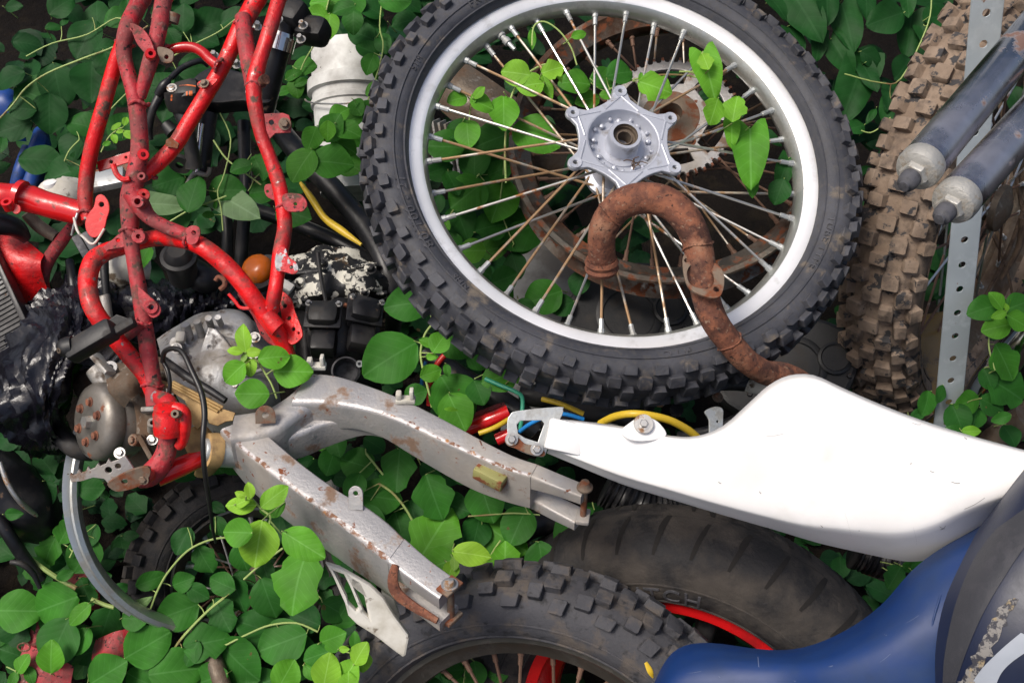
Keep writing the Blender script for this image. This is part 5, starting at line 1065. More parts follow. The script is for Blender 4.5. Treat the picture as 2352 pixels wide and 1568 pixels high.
# blue things, white jar
BU = thing('blue_jug', P(70, 300, 2.0), 'bright blue plastic container half hidden behind leaves at the left', 'container')
lump([[(-20, 220, 1.93), (15, 212, 1.93), (45, 240, 1.94)], [(-20, 250, 1.92), (20, 245, 1.92), (48, 270, 1.93)], [(-10, 330, 1.95), (30, 320, 1.95), (60, 320, 1.96)]], 'blue_paint', 'panel', .01, .004, parent=BU)
G().tube([P(95, 300, 1.95), P(92, 340, 1.93), P(80, 400, 1.93), (P(66, 440, 1.93))], [.012, .018, .019, .018], 16, wob=.2).build('neck', 'blue_paint', BU)
G().tube([P(35, 440, 1.93), P(50, 390, 1.92), P(66, 340, 1.93)], [.012, .014, .012], 14).build('handle', 'blue_paint', BU)
WJ = thing('white_jar', P(140, 450, 1.64), 'cream plastic reservoir behind the red backbone tube', 'reservoir')
G().tube([P(175, 450, 1.66), P(140, 450, 1.64), P(118, 442, 1.64), P(100, 428, 1.64)], [.028, .03, .022, .014], 24).build('body', 'white_old', WJ)
G().lathe([(0, .004), (.010, .004), (.011, 0), (.011, -.012), (.008, -.014)], frame(P(116, 424, 1.62), DV(-.1, .8, .6)), 24).build('cap', 'white_plastic', WJ)
lump([[(240, 580, 1.62), (290, 580, 1.61), (330, 590, 1.63)], [(240, 610, 1.60), (285, 612, 1.59), (330, 615, 1.61)], [(245, 640, 1.62), (290, 645, 1.61), (325, 640, 1.63)]], 'white_old', 'reservoir_panel', .02, .003, parent=WJ)
SB = G().box(frame(P(240, 415, 1.56), DV(-.1, .5, .85), DV(.98, .2, 0)), .060, .030, .014, .2); tag(SB.build('metal_strip', 'zinc'), 'dull aluminium strip under the perforated red bracket', 'metal strip')
tag(G().box(frame(P(250, 400, 1.58), DV(-.1, .5, .85), DV(.98, .2, 0)), .065, .018, .012, .2).build('rusty_strip', 'rust_plate'), 'rusty steel strip lying behind the aluminium strip', 'metal strip')
# connectors at the left
g = G().box(frame(P(190, 570, 1.50), DV(.1, .2, 1), DV(.5, -.85, 0)), .040, .012, .012, .2); g.box(frame(P(208, 556, 1.49), DV(.1, .2, 1), DV(.5, -.85, 0)), .030, .013, .014, .2)
tag(g.build('wire_connector', 'rubber_letter'), 'grey plastic plug connector between the two red frames', 'connector')
lone_tube('black_rod', [(160, 600, 1.60), (168, 650, 1.58), (175, 700, 1.58)], [10, 12, 12], 'black_metal', 'black rod dropping behind the grey plug connector', 'rod')
lone_tube('black_rod', [(240, 560, 1.56), (240, 620, 1.55), (245, 690, 1.55)], [9, 10, 8], 'black_plastic', 'black hose inside the curve of the red arch', 'hose')
lone_tube('grey_rod', [(246, 700, 1.50), (240, 680, 1.50), (247, 740, 1.50)], [8, 12, 14], 'cast_alloy', 'small grey carburettor fitting inside the red arch', 'fitting')
# grey sheet behind the wheels, leaning rusty beam, fins
g = G().patch([[P(1180, 560, 1.98), P(1290, 560, 1.97), P(1400, 575, 1.97)], [P(1180, 680, 1.92), P(1290, 680, 1.91), P(1400, 690, 1.91)], [P(1160, 830, 1.86), P(1290, 840, 1.85), P(1410, 850, 1.85)], [P(1150, 990, 1.80), P(1300, 990, 1.80), P(1420, 1000, 1.80)]], 3, 3, .004)
tag(g.build('plastic_sheet', 'sheet_grey'), 'dirty pale grey plastic sheet glimpsed through the lower spokes of the big wheel', 'plastic sheet')
bm_ = G().patch([[P(1040, 150, 1.80), P(1110, 200, 1.78), P(1180, 250, 1.78), P(1300, 330, 1.80)], [P(1030, 190, 1.77), P(1100, 240, 1.75), P(1170, 290, 1.75), P(1290, 370, 1.78)], [P(1010, 240, 1.78), P(1090, 300, 1.77), P(1160, 350, 1.77), P(1280, 430, 1.79)]], 4, 4, .02)
tag(bm_.build('rusty_beam', 'cast_brown'), 'brown rusty steel swingarm leg lying under the left spokes of the big wheel', 'beam')
HS = thing('heat_sink', P(1010, 340, 1.86), 'finned grey alloy cylinder seen through the left side of the big wheel', 'cylinder')
for k in range(6): G().box(frame(P(985 + k * 14, 340 + k * 3, 1.86), DV(.95, .1, .2), DV(0, .95, .3)), .105, .05, .004, .1).build('fin', 'cast_alloy', HS)
G().box(frame(P(1012, 350, 1.89), DV(.95, .1, .2), DV(0, .95, .3)), .09, .04, .05, .1).build('core', 'cast_alloy', HS)
# engine side cases (dark) under the wheel
def sidecase(u, v, d, r, label, spin, n):
    t = thing('engine_cover', P(u, v, d), label, 'engine cover', 'dark engine covers under the big wheel')
    Mx = frame(P(u, v, d), n); out = smooth_loop([(r * k * cos(radians(a + spin)), r * k * sin(radians(a + spin))) for a, k in ((0, 1.25), (40, 1.0), (80, .85), (130, .9), (180, 1.1), (225, .9), (280, .85), (325, 1.0))], 4)
    b = G().plate(out, [], .04, Mx, .008).build('cover', 'black_plastic', t)
    G().lathe([(r * .50, .0), (r * .50, .023), (r * .47, .0245), (r * .40, .0245), (r * .38, .022), (0, .022)], Mx, 40).build('raised_disc', 'black_plastic', b)
    G().lathe([(r * .26, .021), (r * .26, .027), (r * .22, .029), (r * .20, .0265), (0, .026)], Mx @ Matrix.Translation((r * .62, r * .1, 0)), 32).build('inspection_plug', 'black_plastic', b)
    for k in range(8):
        a = radians(45 * k + spin + 12); g = G(); hexbolt(g, Mx @ Matrix.Translation((r * .84 * cos(a), r * .80 * sin(a), .018)), .0045, .006); g.build('cover_bolt', 'black_metal', b)
    return b
for (p0, p1, r) in (((420, 850), (560, 800), 5), ((440, 900), (600, 850), 5), ((500, 810), (530, 900), 4), ((400, 800), (450, 830), 6), ((560, 760), (600, 830), 4)):
    G().tube([P(*p0, 1.435), P((p0[0] + p1[0]) / 2, (p0[1] + p1[1]) / 2, 1.425), P(*p1, 1.44)], rpx(r, 1.43), 10, 3).build('cast_rib', 'cast_alloy', top)
G().box(frame(P(450, 845, 1.43), DV(.05, .3, .95), DV(.9, .3, 0)), .04, .026, .010, .2).build('cast_boss_plate', 'cast_alloy', top)
sidecase(1440, 735, 1.72, .105, 'large dark engine side cover showing through the bottom spokes of the wheel', 20, DV(.05, .35, .93))
sidecase(1820, 850, 1.70, .100, 'dark round engine cover between the big wheel and the muddy tyre', 200, DV(-.1, .3, .93))
# black bracket plate with grey clip, right of the fender tip
KB = thing('black_bracket', P(1590, 930, 1.42), 'black steel subframe bracket with bolt holes under the exhaust pipe', 'bracket')
bracket(KB, [(1480, 935), (1500, 915), (1580, 895), (1690, 885), (1760, 900), (1780, 925), (1740, 960), (1650, 1000), (1590, 1030), (1520, 1010), (1490, 975)], [(1554, 941, 14), (1640, 898, 9)], 1.45, .006, 'black_metal', DV(.1, .45, .9), 'plate', .001)
G().tube([P(1520, 905, 1.46), P(1600, 885, 1.44), P(1700, 880, 1.44), P(1790, 890, 1.46)], [.010, .010, .010, .010], 12).build('edge_tube', 'black_metal', KB)
G().tube([P(1470, 960, 1.50), P(1490, 920, 1.46), P(1525, 890, 1.46), P(1560, 860, 1.5)], [.014, .012, .012, .010], 12).build('edge_tube', 'black_metal', KB)
G().tube([P(1560, 1000, 1.44), P(1640, 985, 1.41), P(1720, 945, 1.41)], [.006, .007, .006], 12).build('edge_tube', 'black_metal', KB)
g = G(); hexbolt(g, frame(P(1514, 922, 1.44), DV(.1, .45, .9)), .0055, .005); g.build('bolt', 'steel', KB)
g = G(); hexbolt(g, frame(P(1648, 912, 1.43), DV(.1, .45, .9)), .005, .007); g.build('bolt', 'rust_plate', KB)
CL = bracket(KB, smooth_loop([(1618, 945), (1640, 934), (1658, 938), (1660, 958), (1655, 1000), (1630, 1010), (1628, 965)], 3), [(1647, 968, 3)], 1.36, .003, 'zinc', DV(.3, .2, .9), 'grey_clip')
lone_tube('plastic_spout', [(1680, 870, 1.46), (1720, 885, 1.44), (1760, 890, 1.43), (1790, 905, 1.43)], [8, 16, 18, 16], 'white_old', 'cream plastic spout tucked under the rusty exhaust pipe', 'spout')
lone_tube('black_hose', [(1250, 975, 1.52), (1300, 950, 1.50), (1380, 945, 1.50), (1450, 960, 1.50)], [22, 24, 24, 22], 'black_plastic', 'dark hose behind the fender tip bracket', 'hose')
lone_tube('black_hose', [(1200, 905, 1.6), (1300, 915, 1.58), (1420, 905, 1.58), (1500, 925, 1.58)], [26, 26, 28, 26], 'black_metal', 'thick dark frame rail behind the yellow cable', 'frame rail')
# corrugated hose under the fender
def bellows(pts, r, label):
    q = spline([Vector((*p[:2], p[2])) for p in pts], 26); pp = [P(*a) for a in q]; rr = [r * (1 + .11 * math.sin(i * 1.9)) for i in range(len(pp))]
    tag(G().tube(pp, rr, 18, 1).build('corrugated_hose', 'black_metal'), label, 'hose')
bellows([(1390, 1120, 1.56), (1480, 1165, 1.56), (1560, 1190, 1.58)], .026, 'black corrugated hose below the narrow end of the fender')
bellows([(1960, 1262, 1.48), (2030, 1285, 1.48), (2110, 1295, 1.50)], .024, 'black ribbed hose under the wide end of the fender')
lone_tube('black_pipe', [(1980, 1310, 1.5), (2050, 1330, 1.5), (2150, 1320, 1.5)], [6, 6, 6], 'rust_plate', 'thin rod beneath the wide end of the fender', 'rod')
# right hand background: chrome silencer, amber bottle, sticks
lone_tube('chrome_silencer', [(2420, 700, 1.52), (2340, 790, 1.56), (2270, 880, 1.62), (2225, 960, 1.68)], [36, 38, 38, 36], 'chrome', 'shiny chrome silencer behind the perforated post', 'silencer')
lone_tube('brown_pipe', [(2360, 960, 1.62), (2290, 1010, 1.66), (2200, 1080, 1.70)], [34, 34, 34], 'cast_brown', 'rusty brown pipe at the right edge above the fender', 'pipe')
lone_tube('brown_pipe', [(2230, 940, 1.70), (2290, 970, 1.72), (2360, 930, 1.72)], [14, 14, 14], 'cast_brown', 'smaller brown rod crossing behind the rusty pipe', 'rod')
defm('amber_glass', [((.16, .10, .03), .2, 0, None), ((.06, .04, .02), .5, 0, (16, .5, .6, 8, 3))])
tag(G().patch([[P(2050, 760, 1.86), P(2100, 730, 1.86), P(2180, 720, 1.88)], [P(2040, 850, 1.80), P(2110, 840, 1.79), P(2190, 840, 1.82)], [P(2040, 930, 1.80), P(2120, 935, 1.78), P(2200, 930, 1.80)], [P(2070, 1010, 1.84), P(2130, 1010, 1.83), P(2200, 1000, 1.84)]], 6, 6, .004, disp=lambda p, s, t: .008 * noise.noise(p * 18)).build('amber_container', 'amber_glass'), 'dark amber plastic tub behind the spokes of the muddy wheel', 'container')
tag(G().patch([[P(2080, 600, 1.92), P(2140, 590, 1.92), P(2190, 600, 1.92)], [P(2070, 690, 1.88), P(2140, 690, 1.87), P(2190, 690, 1.88)], [P(2060, 780, 1.86), P(2130, 780, 1.85), P(2190, 770, 1.86)]], 3, 3, .01).build('maroon_panel', 'maroon' if False else 'red_dark'), 'dark maroon plastic panel behind the spokes of the muddy wheel', 'panel') if False else None
for i, (a, b, r, lab) in enumerate((((2215, -20, 1.95), (2352, 500, 2.0), 8, 'long dry brown stick behind the fork tubes'), ((2370, 420, 1.9), (2240, 720, 1.95), 6, 'slanting dead stick between the post and the right edge'), ((2250, 480, 2.0), (2330, 700, 1.96), 5, 'thin dead twig crossing the slanting stick'), ((2350, 500, 1.85), (2300, 640, 1.9), 9, 'short thick broken branch at the right edge'))):
    m_ = (Vector(a) + Vector(b)) / 2; lone_tube('dry_stick', [a, (m_.x + 14, m_.y, m_.z), b], [r, r * .8, r * .5], 'wood', lab, 'stick')
# lower left scrap
lump_o = thing('muffler', P(50, 1190, 1.66), 'dark dented silencer body lying at the lower left edge', 'silencer')
G().tube([P(-60, 1060, 1.62), P(0, 1120, 1.62), P(60, 1170, 1.64), P(110, 1210, 1.68)], [.045, .052, .05, .03], 26, 5, wob=.12).build('body', 'black_metal', lump_o)
G().tube([P(0, 1060, 1.56), P(18, 1110, 1.56), P(45, 1150, 1.57), P(80, 1180, 1.6), P(110, 1205, 1.63)], .004, 10).build('seam', 'steel', lump_o)
lone_tube('black_pipe', [(-20, 1170, 1.58), (15, 1220, 1.58), (55, 1280, 1.6), (95, 1330, 1.62)], [14, 15, 15, 12], 'black_metal', 'black tube crossing below the dented silencer', 'pipe')
lone_tube('black_hose', [(25, 1290, 1.56), (50, 1295, 1.56), (75, 1315, 1.57), (92, 1350, 1.58)], [6, 7, 7, 5], 'black_plastic', 'small black hose curling near the leaves at the lower left', 'hose')
for pts, lab in (([[(60, 1480, 1.64), (110, 1500, 1.63), (170, 1530, 1.63)], [(40, 1540, 1.62), (100, 1560, 1.61), (160, 1590, 1.62)], [(30, 1620, 1.62), (100, 1640, 1.62), (160, 1660, 1.64)]], 'red painted panel under the leaves in the bottom left corner'),
                 ([[(225, 1470, 1.64), (270, 1450, 1.63), (300, 1440, 1.64)], [(215, 1510, 1.63), (250, 1500, 1.62), (290, 1490, 1.63)], [(220, 1560, 1.64), (250, 1550, 1.64), (290, 1540, 1.65)]], 'dusty red plate showing between the lower leaves'),
                 ([[(60, 1440, 1.66), (85, 1420, 1.66), (110, 1440, 1.67)], [(50, 1470, 1.66), (80, 1470, 1.65), (110, 1475, 1.66)], [(55, 1500, 1.66), (80, 1500, 1.66), (110, 1500, 1.67)]], 'small scrap of red metal left of the lower leaves'),
                 ([[(150, 1310, 1.70), (200, 1320, 1.69), (230, 1330, 1.70)], [(150, 1350, 1.69), (190, 1350, 1.68), (230, 1360, 1.69)], [(160, 1390, 1.70), (190, 1390, 1.70), (230, 1400, 1.71)]], 'faded red scrap beside the bare rim')):
    tag(G().patch([[P(*p) for p in r] for r in pts], 4, 4, .004).build('red_scrap', 'red_dirty'), lab, 'scrap panel')
lone_tube('rusty_pipe', [(460, 1440, 1.66), (490, 1510, 1.62), (520, 1600, 1.60)], [20, 20, 20], 'cast_brown', 'dull brown pipe under the leaves at the bottom', 'pipe')
lone_tube('rusty_ring', [(55 + 14 * cos(a), 1485 + 9 * sin(a), 1.6) for a in [radians(q) for q in range(0, 361, 30)]], 2, 'rust', 'little rusty wire ring lying in the corner leaves', 'ring')
lone_tube('black_pipe', [(820, 1390, 1.62), (870, 1440, 1.6), (920, 1520, 1.6)], [10, 10, 10], 'black_metal', 'dark rod behind the white chain guide', 'rod')
# ------------------------------------------------------------------ plants
pr_ = random.Random(21)
def put_leaf(g, u, v, L, ang, tone, d, kind='round', W=None, face=.0):
    'L and position in picture units; ang = direction of the tip in the picture'
    a = radians(ang); c = P(u, v, d)
    n = DV(pr_.uniform(-.32, .32), pr_.uniform(-.05, .42), 1)
    tip = DV(cos(a), sin(a), pr_.uniform(-.22, .12))
    Lm = L * d / F * pr_.uniform(1.06, 1.16)
    wd = {'round': pr_.uniform(.78, .95), 'lobed': .92, 'heart': .86, 'narrow': .62, 'oval': .62}[kind]
    leaf(g, c, tip, n, Lm, Lm * wd * (W or 1), tone, 'round' if kind == 'oval' else kind, curl=pr_.uniform(.05, .22), fold=pr_.uniform(.04, .2), rs=pr_.random())
    return c - tip * Lm * .5, c
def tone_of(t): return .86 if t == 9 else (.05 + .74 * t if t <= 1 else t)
def plant(label, cat, entries, d, stems=(), group=None, name='vine', stemmat='stem_green', r=.0009):
    g = G(); bases = []; dj = 0
    for e in entries:
        u, v, L = e[:3]; ang = e[3] if len(e) > 3 and e[3] is not None else pr_.choice((200, 250, 290, 330, 20, 160)); t = e[4] if len(e) > 4 else .4; kind = e[5] if len(e) > 5 else ('round' if L > 40 else 'oval')
        if not callable(d) and d > 1.8 and t != 9: t = t * .45  # leaves far back get a darker tone to imitate deep hedge shade
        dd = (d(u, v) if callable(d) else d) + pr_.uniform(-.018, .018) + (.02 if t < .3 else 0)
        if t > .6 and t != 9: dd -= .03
        b_, c_ = put_leaf(g, u, v, L, ang, tone_of(t) + pr_.uniform(-.025, .025), dd, kind); bases.append((b_, L))
    cen = sum((b[0] for b in bases), Vector((0, 0, 0))) / len(bases)
    root = thing(name, cen, label, cat, group)
    s = g; trunk = []; g.m2 = (len(g.f), stemmat)
    for st in stems:
        ss = G()
        pts = [P(q[0], q[1], q[2] if len(q) > 2 else (d(q[0], q[1]) if callable(d) else d) - .004) for q in st[1]]
        ss.tube(pts, [rpx(st[0], 1.6)] * len(pts), 7, 4); ss.build('stem', stemmat, root); trunk += spline(pts, 4)
    for b_, L in bases:          # petioles run back to the nearest stem, or down into the plant
        tgt = min(trunk, key=lambda q: (q - b_).length) if trunk else None
        if tgt is None or (tgt - b_).length > .035: tgt = b_ + DV(pr_.uniform(-.4, .4), pr_.uniform(-.4, .2), -1) * .04
        mid = (b_ + tgt) / 2 + DV(0, 0, -1) * .004
        s.tube([b_, mid, tgt], [r * .8, r, r * 1.1], 5, 3)
    for i in range(len(g.tone), len(g.v)): g.tone.append(0); g.uv[i] = (0, 0)
    g.build('foliage', 'leaf', root)
    return root
def gd(u, v): return (1.55 - GZ) / (.76604 + .64279 * (v - 784) / F)
def low(u, v): return min(1.62, gd(u, v) - .16)
U = None
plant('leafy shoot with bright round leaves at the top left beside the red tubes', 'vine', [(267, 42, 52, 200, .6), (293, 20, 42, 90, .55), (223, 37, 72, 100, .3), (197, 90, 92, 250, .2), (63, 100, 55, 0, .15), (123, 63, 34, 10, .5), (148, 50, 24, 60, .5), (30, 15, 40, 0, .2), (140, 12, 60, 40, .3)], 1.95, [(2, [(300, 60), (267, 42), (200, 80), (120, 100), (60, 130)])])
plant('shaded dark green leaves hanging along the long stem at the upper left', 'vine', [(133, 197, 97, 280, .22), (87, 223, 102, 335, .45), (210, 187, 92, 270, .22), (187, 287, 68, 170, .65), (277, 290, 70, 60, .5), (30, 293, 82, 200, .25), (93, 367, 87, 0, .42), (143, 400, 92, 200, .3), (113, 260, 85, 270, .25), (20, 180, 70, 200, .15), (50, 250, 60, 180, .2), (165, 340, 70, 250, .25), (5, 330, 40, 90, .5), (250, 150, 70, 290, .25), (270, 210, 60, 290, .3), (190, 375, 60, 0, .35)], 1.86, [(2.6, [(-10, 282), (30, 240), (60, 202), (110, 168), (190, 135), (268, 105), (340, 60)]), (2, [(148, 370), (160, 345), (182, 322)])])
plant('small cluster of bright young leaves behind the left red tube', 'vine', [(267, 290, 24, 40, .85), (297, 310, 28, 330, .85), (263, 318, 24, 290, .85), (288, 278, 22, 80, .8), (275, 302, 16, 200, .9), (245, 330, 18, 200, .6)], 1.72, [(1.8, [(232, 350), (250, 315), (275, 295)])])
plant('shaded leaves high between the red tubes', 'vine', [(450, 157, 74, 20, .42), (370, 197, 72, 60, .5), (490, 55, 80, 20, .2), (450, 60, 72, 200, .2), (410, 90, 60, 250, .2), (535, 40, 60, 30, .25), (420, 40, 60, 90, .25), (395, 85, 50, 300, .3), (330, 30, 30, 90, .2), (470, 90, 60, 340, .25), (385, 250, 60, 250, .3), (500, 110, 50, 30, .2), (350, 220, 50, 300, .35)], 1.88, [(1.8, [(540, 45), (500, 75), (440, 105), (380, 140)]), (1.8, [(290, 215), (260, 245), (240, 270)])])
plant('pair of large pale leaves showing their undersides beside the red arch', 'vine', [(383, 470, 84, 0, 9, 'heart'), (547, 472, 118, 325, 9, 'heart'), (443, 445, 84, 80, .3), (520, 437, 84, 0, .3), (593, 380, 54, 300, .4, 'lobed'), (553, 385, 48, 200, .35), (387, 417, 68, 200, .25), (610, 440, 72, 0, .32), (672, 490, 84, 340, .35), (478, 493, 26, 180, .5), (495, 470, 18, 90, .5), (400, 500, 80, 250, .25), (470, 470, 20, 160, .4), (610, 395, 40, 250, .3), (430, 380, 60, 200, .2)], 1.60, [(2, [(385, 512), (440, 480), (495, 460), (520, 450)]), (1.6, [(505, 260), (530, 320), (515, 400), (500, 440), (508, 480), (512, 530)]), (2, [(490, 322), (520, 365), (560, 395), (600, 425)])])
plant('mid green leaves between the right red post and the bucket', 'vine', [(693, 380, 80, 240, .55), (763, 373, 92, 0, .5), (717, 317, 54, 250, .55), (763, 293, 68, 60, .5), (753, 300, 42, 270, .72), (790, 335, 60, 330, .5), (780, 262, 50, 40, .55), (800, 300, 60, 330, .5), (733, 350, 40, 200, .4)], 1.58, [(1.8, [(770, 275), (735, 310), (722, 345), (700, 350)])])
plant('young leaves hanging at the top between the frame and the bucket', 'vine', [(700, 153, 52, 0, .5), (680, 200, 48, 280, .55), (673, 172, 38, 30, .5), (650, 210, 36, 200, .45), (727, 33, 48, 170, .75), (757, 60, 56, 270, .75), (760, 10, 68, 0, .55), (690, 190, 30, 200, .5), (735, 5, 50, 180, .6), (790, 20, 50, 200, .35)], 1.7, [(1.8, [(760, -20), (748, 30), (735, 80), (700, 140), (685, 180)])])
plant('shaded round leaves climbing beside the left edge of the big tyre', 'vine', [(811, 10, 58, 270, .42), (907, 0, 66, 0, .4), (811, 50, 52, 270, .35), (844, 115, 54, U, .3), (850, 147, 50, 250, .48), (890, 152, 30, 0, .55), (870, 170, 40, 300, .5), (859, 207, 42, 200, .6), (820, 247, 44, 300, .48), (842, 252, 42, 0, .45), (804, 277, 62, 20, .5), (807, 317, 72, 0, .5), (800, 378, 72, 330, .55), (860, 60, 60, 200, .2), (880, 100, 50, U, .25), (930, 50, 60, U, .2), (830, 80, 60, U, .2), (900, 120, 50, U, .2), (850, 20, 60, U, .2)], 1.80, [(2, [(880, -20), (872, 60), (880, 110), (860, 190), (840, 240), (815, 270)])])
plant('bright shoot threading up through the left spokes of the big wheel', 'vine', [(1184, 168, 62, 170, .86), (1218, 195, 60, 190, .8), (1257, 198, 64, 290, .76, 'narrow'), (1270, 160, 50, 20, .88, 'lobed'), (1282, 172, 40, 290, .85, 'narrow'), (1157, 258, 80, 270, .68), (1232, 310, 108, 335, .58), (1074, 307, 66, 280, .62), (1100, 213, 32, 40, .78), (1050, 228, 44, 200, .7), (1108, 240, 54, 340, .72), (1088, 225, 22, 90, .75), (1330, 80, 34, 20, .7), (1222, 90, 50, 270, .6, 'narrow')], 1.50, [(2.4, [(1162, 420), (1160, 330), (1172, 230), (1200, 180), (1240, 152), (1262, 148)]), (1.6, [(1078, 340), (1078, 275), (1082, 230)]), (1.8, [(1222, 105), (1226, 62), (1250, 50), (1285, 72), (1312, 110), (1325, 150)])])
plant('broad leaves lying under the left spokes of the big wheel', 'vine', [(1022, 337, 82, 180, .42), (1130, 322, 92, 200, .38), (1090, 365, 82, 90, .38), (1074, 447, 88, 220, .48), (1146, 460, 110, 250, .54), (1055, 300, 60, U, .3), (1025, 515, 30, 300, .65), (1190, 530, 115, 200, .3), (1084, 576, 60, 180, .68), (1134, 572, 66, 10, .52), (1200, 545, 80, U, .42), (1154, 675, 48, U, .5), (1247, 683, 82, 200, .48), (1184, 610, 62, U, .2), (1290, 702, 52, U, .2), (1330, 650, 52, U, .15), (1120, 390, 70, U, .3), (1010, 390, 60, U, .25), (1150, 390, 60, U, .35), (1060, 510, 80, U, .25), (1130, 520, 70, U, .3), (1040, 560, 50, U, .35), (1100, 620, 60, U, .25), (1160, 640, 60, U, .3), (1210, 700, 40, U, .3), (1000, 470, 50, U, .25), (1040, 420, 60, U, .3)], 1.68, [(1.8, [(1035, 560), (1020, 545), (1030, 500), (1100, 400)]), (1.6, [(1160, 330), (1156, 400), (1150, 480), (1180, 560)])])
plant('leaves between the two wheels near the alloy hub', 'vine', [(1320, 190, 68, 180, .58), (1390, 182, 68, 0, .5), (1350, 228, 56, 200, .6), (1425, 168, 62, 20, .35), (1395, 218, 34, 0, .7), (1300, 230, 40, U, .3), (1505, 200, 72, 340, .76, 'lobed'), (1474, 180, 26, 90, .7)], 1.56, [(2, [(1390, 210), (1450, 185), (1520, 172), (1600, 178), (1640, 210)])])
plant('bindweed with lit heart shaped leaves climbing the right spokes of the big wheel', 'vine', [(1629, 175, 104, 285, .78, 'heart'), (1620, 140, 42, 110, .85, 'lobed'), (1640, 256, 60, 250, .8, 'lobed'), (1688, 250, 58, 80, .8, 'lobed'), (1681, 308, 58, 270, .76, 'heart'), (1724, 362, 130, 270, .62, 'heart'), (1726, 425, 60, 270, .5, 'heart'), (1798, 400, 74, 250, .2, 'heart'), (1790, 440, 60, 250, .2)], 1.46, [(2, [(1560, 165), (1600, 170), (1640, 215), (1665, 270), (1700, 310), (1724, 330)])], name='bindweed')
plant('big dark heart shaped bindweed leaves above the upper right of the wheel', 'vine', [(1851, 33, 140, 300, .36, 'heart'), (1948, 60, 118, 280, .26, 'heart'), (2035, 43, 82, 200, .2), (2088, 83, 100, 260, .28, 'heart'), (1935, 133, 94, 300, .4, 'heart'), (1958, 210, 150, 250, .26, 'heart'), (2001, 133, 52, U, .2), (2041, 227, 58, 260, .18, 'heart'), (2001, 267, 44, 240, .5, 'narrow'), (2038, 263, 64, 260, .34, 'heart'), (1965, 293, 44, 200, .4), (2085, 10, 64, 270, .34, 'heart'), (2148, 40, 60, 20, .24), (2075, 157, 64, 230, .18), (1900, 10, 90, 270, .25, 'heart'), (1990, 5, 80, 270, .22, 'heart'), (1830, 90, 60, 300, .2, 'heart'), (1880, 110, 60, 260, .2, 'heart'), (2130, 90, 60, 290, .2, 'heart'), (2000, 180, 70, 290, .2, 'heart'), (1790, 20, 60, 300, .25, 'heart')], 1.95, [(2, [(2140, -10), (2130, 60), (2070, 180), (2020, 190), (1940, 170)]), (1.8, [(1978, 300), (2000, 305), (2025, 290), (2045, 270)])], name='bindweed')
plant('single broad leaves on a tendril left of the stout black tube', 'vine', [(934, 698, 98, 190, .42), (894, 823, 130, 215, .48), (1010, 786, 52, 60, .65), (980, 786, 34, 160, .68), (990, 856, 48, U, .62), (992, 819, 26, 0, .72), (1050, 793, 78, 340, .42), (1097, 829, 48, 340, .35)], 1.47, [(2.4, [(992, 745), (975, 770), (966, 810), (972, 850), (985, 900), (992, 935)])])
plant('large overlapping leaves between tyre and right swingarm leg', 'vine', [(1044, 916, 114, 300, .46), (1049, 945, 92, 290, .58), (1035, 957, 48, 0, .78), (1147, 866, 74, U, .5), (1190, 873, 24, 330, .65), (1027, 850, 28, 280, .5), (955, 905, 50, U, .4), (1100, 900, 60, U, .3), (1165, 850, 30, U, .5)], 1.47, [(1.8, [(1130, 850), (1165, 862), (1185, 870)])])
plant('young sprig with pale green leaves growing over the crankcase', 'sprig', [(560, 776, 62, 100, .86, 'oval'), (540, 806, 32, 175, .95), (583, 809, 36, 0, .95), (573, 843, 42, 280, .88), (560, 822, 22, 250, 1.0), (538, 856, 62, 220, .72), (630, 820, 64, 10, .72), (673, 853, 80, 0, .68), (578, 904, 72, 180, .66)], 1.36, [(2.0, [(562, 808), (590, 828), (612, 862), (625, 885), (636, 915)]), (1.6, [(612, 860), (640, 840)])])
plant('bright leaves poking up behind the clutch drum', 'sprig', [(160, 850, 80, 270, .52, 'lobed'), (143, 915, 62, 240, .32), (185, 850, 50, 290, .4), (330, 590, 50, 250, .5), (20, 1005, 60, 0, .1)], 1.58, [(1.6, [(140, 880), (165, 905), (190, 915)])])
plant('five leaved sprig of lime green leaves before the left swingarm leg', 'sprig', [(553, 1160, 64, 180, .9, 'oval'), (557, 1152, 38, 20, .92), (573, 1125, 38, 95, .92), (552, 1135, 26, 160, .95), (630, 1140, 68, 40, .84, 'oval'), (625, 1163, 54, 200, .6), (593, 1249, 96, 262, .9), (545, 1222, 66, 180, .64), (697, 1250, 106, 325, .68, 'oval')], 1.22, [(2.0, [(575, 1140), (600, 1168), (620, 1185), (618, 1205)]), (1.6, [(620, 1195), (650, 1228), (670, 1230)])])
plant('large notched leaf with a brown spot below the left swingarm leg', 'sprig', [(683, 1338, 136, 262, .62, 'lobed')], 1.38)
L1 = [(207, 1119, 58, U, .25), (420, 1242, 58, 250, .22), (470, 1285, 64, 300, .34, 'lobed'), (347, 1332, 64, 20, .38, 'oval'), (420, 1335, 52, U, .34), (407, 1405, 94, 200, .4), (313, 1395, 78, 35, 9, 'narrow'), (310, 1420, 62, 0, .42), (337, 1482, 110, 30, .5), (243, 1430, 78, 250, .28, 'lobed'), (547, 1365, 78, 290, .25, 'lobed'), (510, 1412, 78, 300, .26, 'lobed'), (473, 1475, 94, 10, .32, 'lobed'), (503, 1208, 42, U, .3), (557, 1280, 62, U, .34), (610, 1312, 50, U, .2), (617, 1375, 88, 290, .28), (510, 1340, 62, U, .34), (500, 1165, 40, U, .2), (560, 1330, 50, U, .25), (280, 1350, 40, 0, .2), (300, 1230, 40, 0, .15), (455, 1360, 50, U, .25)]
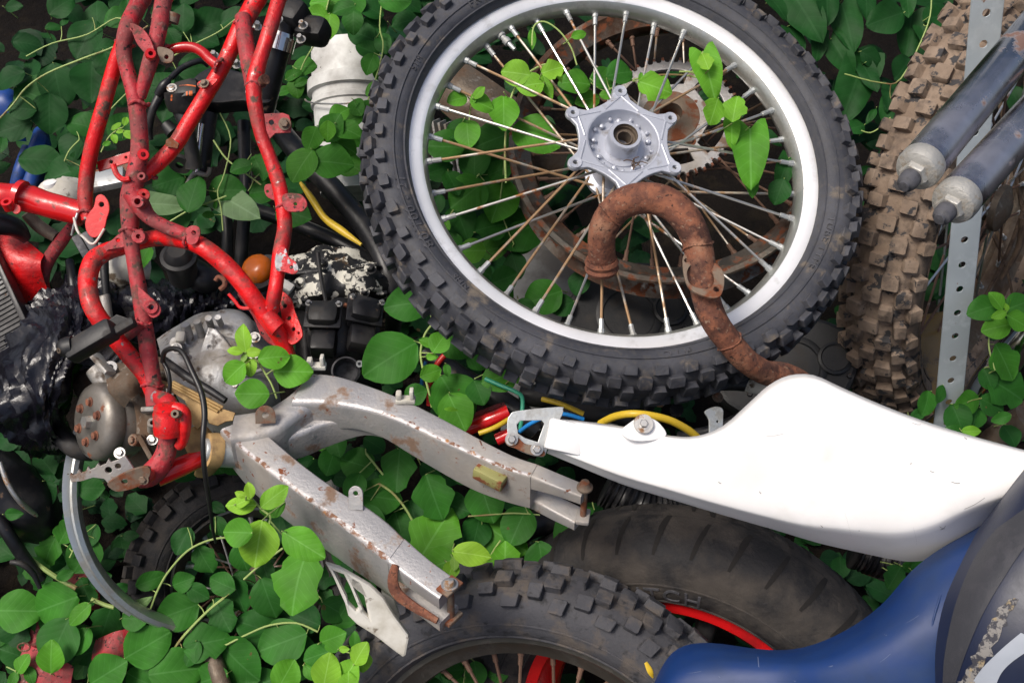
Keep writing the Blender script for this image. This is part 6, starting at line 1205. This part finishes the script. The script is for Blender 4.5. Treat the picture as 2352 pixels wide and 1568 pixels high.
plant('dark notched leaves over the small half buried wheel', 'vine', L1, low, [(2.6, [(345, 1400), (360, 1360), (385, 1315), (430, 1265), (480, 1240), (525, 1233)]), (3.2, [(380, 1520), (410, 1475), (440, 1440), (480, 1400), (515, 1372)]), (2.6, [(560, 1330), (600, 1295), (650, 1258)])])
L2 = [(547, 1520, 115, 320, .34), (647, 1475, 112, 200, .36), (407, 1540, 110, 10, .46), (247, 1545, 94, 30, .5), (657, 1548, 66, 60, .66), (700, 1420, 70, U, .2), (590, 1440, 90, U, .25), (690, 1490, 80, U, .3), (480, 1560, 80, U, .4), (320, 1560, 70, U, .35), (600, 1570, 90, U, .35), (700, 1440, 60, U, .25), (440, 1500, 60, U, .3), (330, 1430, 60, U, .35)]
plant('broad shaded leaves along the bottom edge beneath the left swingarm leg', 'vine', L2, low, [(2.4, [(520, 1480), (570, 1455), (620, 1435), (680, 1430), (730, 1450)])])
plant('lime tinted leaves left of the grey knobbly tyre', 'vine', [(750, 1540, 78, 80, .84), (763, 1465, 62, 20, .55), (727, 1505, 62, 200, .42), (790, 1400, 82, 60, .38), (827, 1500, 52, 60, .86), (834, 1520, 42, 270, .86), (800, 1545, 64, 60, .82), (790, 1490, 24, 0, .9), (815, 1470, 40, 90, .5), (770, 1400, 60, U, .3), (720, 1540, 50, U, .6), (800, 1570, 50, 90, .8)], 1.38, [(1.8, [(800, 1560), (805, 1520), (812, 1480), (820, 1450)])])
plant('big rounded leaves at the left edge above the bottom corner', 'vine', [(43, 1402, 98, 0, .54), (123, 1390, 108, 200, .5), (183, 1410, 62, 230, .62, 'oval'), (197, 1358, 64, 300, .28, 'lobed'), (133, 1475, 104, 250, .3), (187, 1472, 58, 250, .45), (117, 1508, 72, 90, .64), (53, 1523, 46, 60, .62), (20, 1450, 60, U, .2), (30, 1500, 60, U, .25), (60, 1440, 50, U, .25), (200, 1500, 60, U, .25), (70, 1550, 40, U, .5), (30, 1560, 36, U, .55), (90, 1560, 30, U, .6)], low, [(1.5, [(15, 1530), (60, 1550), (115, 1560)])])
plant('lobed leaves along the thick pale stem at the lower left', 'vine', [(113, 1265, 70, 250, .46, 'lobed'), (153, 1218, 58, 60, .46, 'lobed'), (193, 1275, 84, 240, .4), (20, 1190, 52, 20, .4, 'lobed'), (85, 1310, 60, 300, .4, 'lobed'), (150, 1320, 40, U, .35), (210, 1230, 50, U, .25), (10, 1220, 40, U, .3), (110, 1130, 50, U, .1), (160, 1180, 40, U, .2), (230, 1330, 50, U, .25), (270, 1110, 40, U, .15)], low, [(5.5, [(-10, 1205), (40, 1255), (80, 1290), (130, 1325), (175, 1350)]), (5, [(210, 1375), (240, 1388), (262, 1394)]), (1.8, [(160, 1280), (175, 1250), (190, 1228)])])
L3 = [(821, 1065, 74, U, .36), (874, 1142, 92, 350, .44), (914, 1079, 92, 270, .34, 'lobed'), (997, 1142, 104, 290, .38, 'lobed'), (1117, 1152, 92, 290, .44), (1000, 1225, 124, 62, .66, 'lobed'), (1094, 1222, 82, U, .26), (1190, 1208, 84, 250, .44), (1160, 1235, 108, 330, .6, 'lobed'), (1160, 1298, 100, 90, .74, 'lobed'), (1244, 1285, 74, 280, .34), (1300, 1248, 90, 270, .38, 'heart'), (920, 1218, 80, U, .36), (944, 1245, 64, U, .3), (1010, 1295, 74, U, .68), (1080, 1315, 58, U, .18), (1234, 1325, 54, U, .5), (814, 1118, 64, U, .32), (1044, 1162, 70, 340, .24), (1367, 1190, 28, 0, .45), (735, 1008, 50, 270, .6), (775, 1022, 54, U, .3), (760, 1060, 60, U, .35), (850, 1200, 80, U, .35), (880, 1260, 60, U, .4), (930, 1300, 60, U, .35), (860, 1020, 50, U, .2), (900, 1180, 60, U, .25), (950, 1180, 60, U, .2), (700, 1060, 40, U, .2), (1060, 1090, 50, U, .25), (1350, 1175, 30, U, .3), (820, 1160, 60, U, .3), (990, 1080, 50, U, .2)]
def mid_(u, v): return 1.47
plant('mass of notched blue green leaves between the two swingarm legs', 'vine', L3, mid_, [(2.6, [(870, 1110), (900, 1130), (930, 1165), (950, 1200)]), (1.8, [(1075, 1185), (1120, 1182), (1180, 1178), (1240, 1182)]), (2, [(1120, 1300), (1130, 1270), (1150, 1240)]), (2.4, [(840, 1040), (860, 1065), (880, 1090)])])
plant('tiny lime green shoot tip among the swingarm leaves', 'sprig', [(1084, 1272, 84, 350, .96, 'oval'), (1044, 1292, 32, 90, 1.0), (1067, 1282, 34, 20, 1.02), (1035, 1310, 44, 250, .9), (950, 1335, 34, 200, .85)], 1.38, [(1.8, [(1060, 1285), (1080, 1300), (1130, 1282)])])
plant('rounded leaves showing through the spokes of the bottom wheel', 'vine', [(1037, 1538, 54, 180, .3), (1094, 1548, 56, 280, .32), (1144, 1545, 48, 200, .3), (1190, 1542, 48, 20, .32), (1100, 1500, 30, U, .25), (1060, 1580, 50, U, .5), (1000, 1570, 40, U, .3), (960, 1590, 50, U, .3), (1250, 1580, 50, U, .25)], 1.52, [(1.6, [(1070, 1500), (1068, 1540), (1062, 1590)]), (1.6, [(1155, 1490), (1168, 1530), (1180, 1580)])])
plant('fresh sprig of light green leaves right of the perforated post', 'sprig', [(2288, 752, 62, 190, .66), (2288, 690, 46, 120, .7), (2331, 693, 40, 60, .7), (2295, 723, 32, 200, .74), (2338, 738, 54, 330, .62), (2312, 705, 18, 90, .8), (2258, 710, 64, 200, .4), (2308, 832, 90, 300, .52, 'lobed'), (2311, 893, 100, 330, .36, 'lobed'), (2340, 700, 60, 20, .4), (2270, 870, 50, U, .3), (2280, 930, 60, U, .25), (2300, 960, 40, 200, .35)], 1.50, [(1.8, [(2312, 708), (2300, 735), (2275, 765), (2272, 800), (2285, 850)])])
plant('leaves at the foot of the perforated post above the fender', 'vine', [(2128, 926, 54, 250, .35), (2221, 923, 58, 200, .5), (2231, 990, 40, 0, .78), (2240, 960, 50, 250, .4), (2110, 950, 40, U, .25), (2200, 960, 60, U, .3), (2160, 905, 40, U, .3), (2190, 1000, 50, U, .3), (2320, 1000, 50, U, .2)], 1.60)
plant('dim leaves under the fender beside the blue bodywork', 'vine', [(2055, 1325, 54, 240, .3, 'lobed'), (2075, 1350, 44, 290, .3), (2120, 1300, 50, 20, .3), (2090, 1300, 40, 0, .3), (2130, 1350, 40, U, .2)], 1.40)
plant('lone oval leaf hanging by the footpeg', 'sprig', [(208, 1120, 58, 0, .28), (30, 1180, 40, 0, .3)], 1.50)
# fallen catkins and droppings
for a, b, lab in (((1483, 1520), (1500, 1555), 'small yellow dead leaf curled on the grey knobbly tyre'), ((1140, 1303), (1165, 1314), 'tiny yellow catkin resting on a notched leaf')):
    d_ = 1.20 if a[0] > 1300 else 1.415
    m_ = ((a[0] + b[0]) / 2 + 2, (a[1] + b[1]) / 2 + 3)
    o = G().tube([P(*a, d_), P(*m_, d_ - .002), P(*b, d_)], [.002, .0035, .001], 8, 4, flat=.5).build('dead_leaf', 'cable_yellow'); tag(o, lab, 'dead leaf')

# ------------------------------------------------------------------ the mass of ground ivy and hedge behind and beneath
def mass(name, label, n, region, dfun, sizes, tones, seed, up=.5, gap=.0, kinds=('round', 'round', 'lobed')):  # tones of these filler leaves are darkened to paint shade into the gaps
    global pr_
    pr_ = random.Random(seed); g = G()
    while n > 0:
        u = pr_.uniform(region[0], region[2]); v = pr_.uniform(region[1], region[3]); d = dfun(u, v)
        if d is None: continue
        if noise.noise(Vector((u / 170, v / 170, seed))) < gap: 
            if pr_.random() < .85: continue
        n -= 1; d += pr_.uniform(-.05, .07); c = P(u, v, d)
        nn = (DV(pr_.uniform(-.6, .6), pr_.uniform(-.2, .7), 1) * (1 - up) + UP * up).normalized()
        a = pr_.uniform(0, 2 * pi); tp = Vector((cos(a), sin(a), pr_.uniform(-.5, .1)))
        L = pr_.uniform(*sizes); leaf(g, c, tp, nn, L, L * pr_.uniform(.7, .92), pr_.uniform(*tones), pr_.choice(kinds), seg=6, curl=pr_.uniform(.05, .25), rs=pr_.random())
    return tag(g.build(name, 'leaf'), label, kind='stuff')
def dhedge(u, v): return 2.02 + .20 * max(0, (500 - v) / 700) - .10 * max(0, (v - 300) / 500) + .10 * noise.noise(Vector((u / 260, v / 260, 0)))
def dlow(u, v): return gd(u, v) - .035
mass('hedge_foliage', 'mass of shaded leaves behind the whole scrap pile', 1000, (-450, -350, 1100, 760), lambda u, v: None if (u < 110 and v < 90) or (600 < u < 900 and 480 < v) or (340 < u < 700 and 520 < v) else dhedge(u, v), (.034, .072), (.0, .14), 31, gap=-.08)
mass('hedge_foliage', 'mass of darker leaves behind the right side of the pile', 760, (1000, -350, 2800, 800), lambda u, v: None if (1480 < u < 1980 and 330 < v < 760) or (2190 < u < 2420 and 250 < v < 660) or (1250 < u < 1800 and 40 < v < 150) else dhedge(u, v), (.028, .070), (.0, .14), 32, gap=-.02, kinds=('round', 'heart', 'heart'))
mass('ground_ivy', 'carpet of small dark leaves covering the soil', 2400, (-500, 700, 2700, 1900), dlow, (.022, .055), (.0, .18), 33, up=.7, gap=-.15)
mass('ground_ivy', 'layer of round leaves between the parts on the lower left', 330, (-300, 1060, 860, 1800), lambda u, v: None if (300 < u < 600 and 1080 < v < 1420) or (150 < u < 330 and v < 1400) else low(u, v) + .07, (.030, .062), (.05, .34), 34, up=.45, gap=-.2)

# unseen upper hedge, added to lean over the pile and darken its back
def tall(name, label, n, seed):
    global pr_
    pr_ = random.Random(seed); g = G()
    for i in range(n):
        x = pr_.uniform(-2.6, 2.8); z = pr_.uniform(.15, 3.2); y = 2.75 - .75 * (z / 3.2) ** 2.2 + .22 * noise.noise(Vector((x * 1.6, z * 1.6, 4))) + pr_.uniform(-.12, .25)
        nn = Vector((pr_.uniform(-.6, .6), -1, pr_.uniform(.1, 1.3))).normalized(); a = pr_.uniform(0, 2 * pi)
        L = pr_.uniform(.05, .095); leaf(g, Vector((x, y, z)), Vector((cos(a), .1, sin(a) - .5)), nn, L, L * .85, pr_.uniform(0, .25), pr_.choice(('round', 'heart')), seg=4, rs=pr_.random())
    return tag(g.build(name, 'leaf'), label, kind='stuff')
tall('hedge_foliage', 'tall unseen hedge added to shade the back of the scrap pile', 5200, 77)
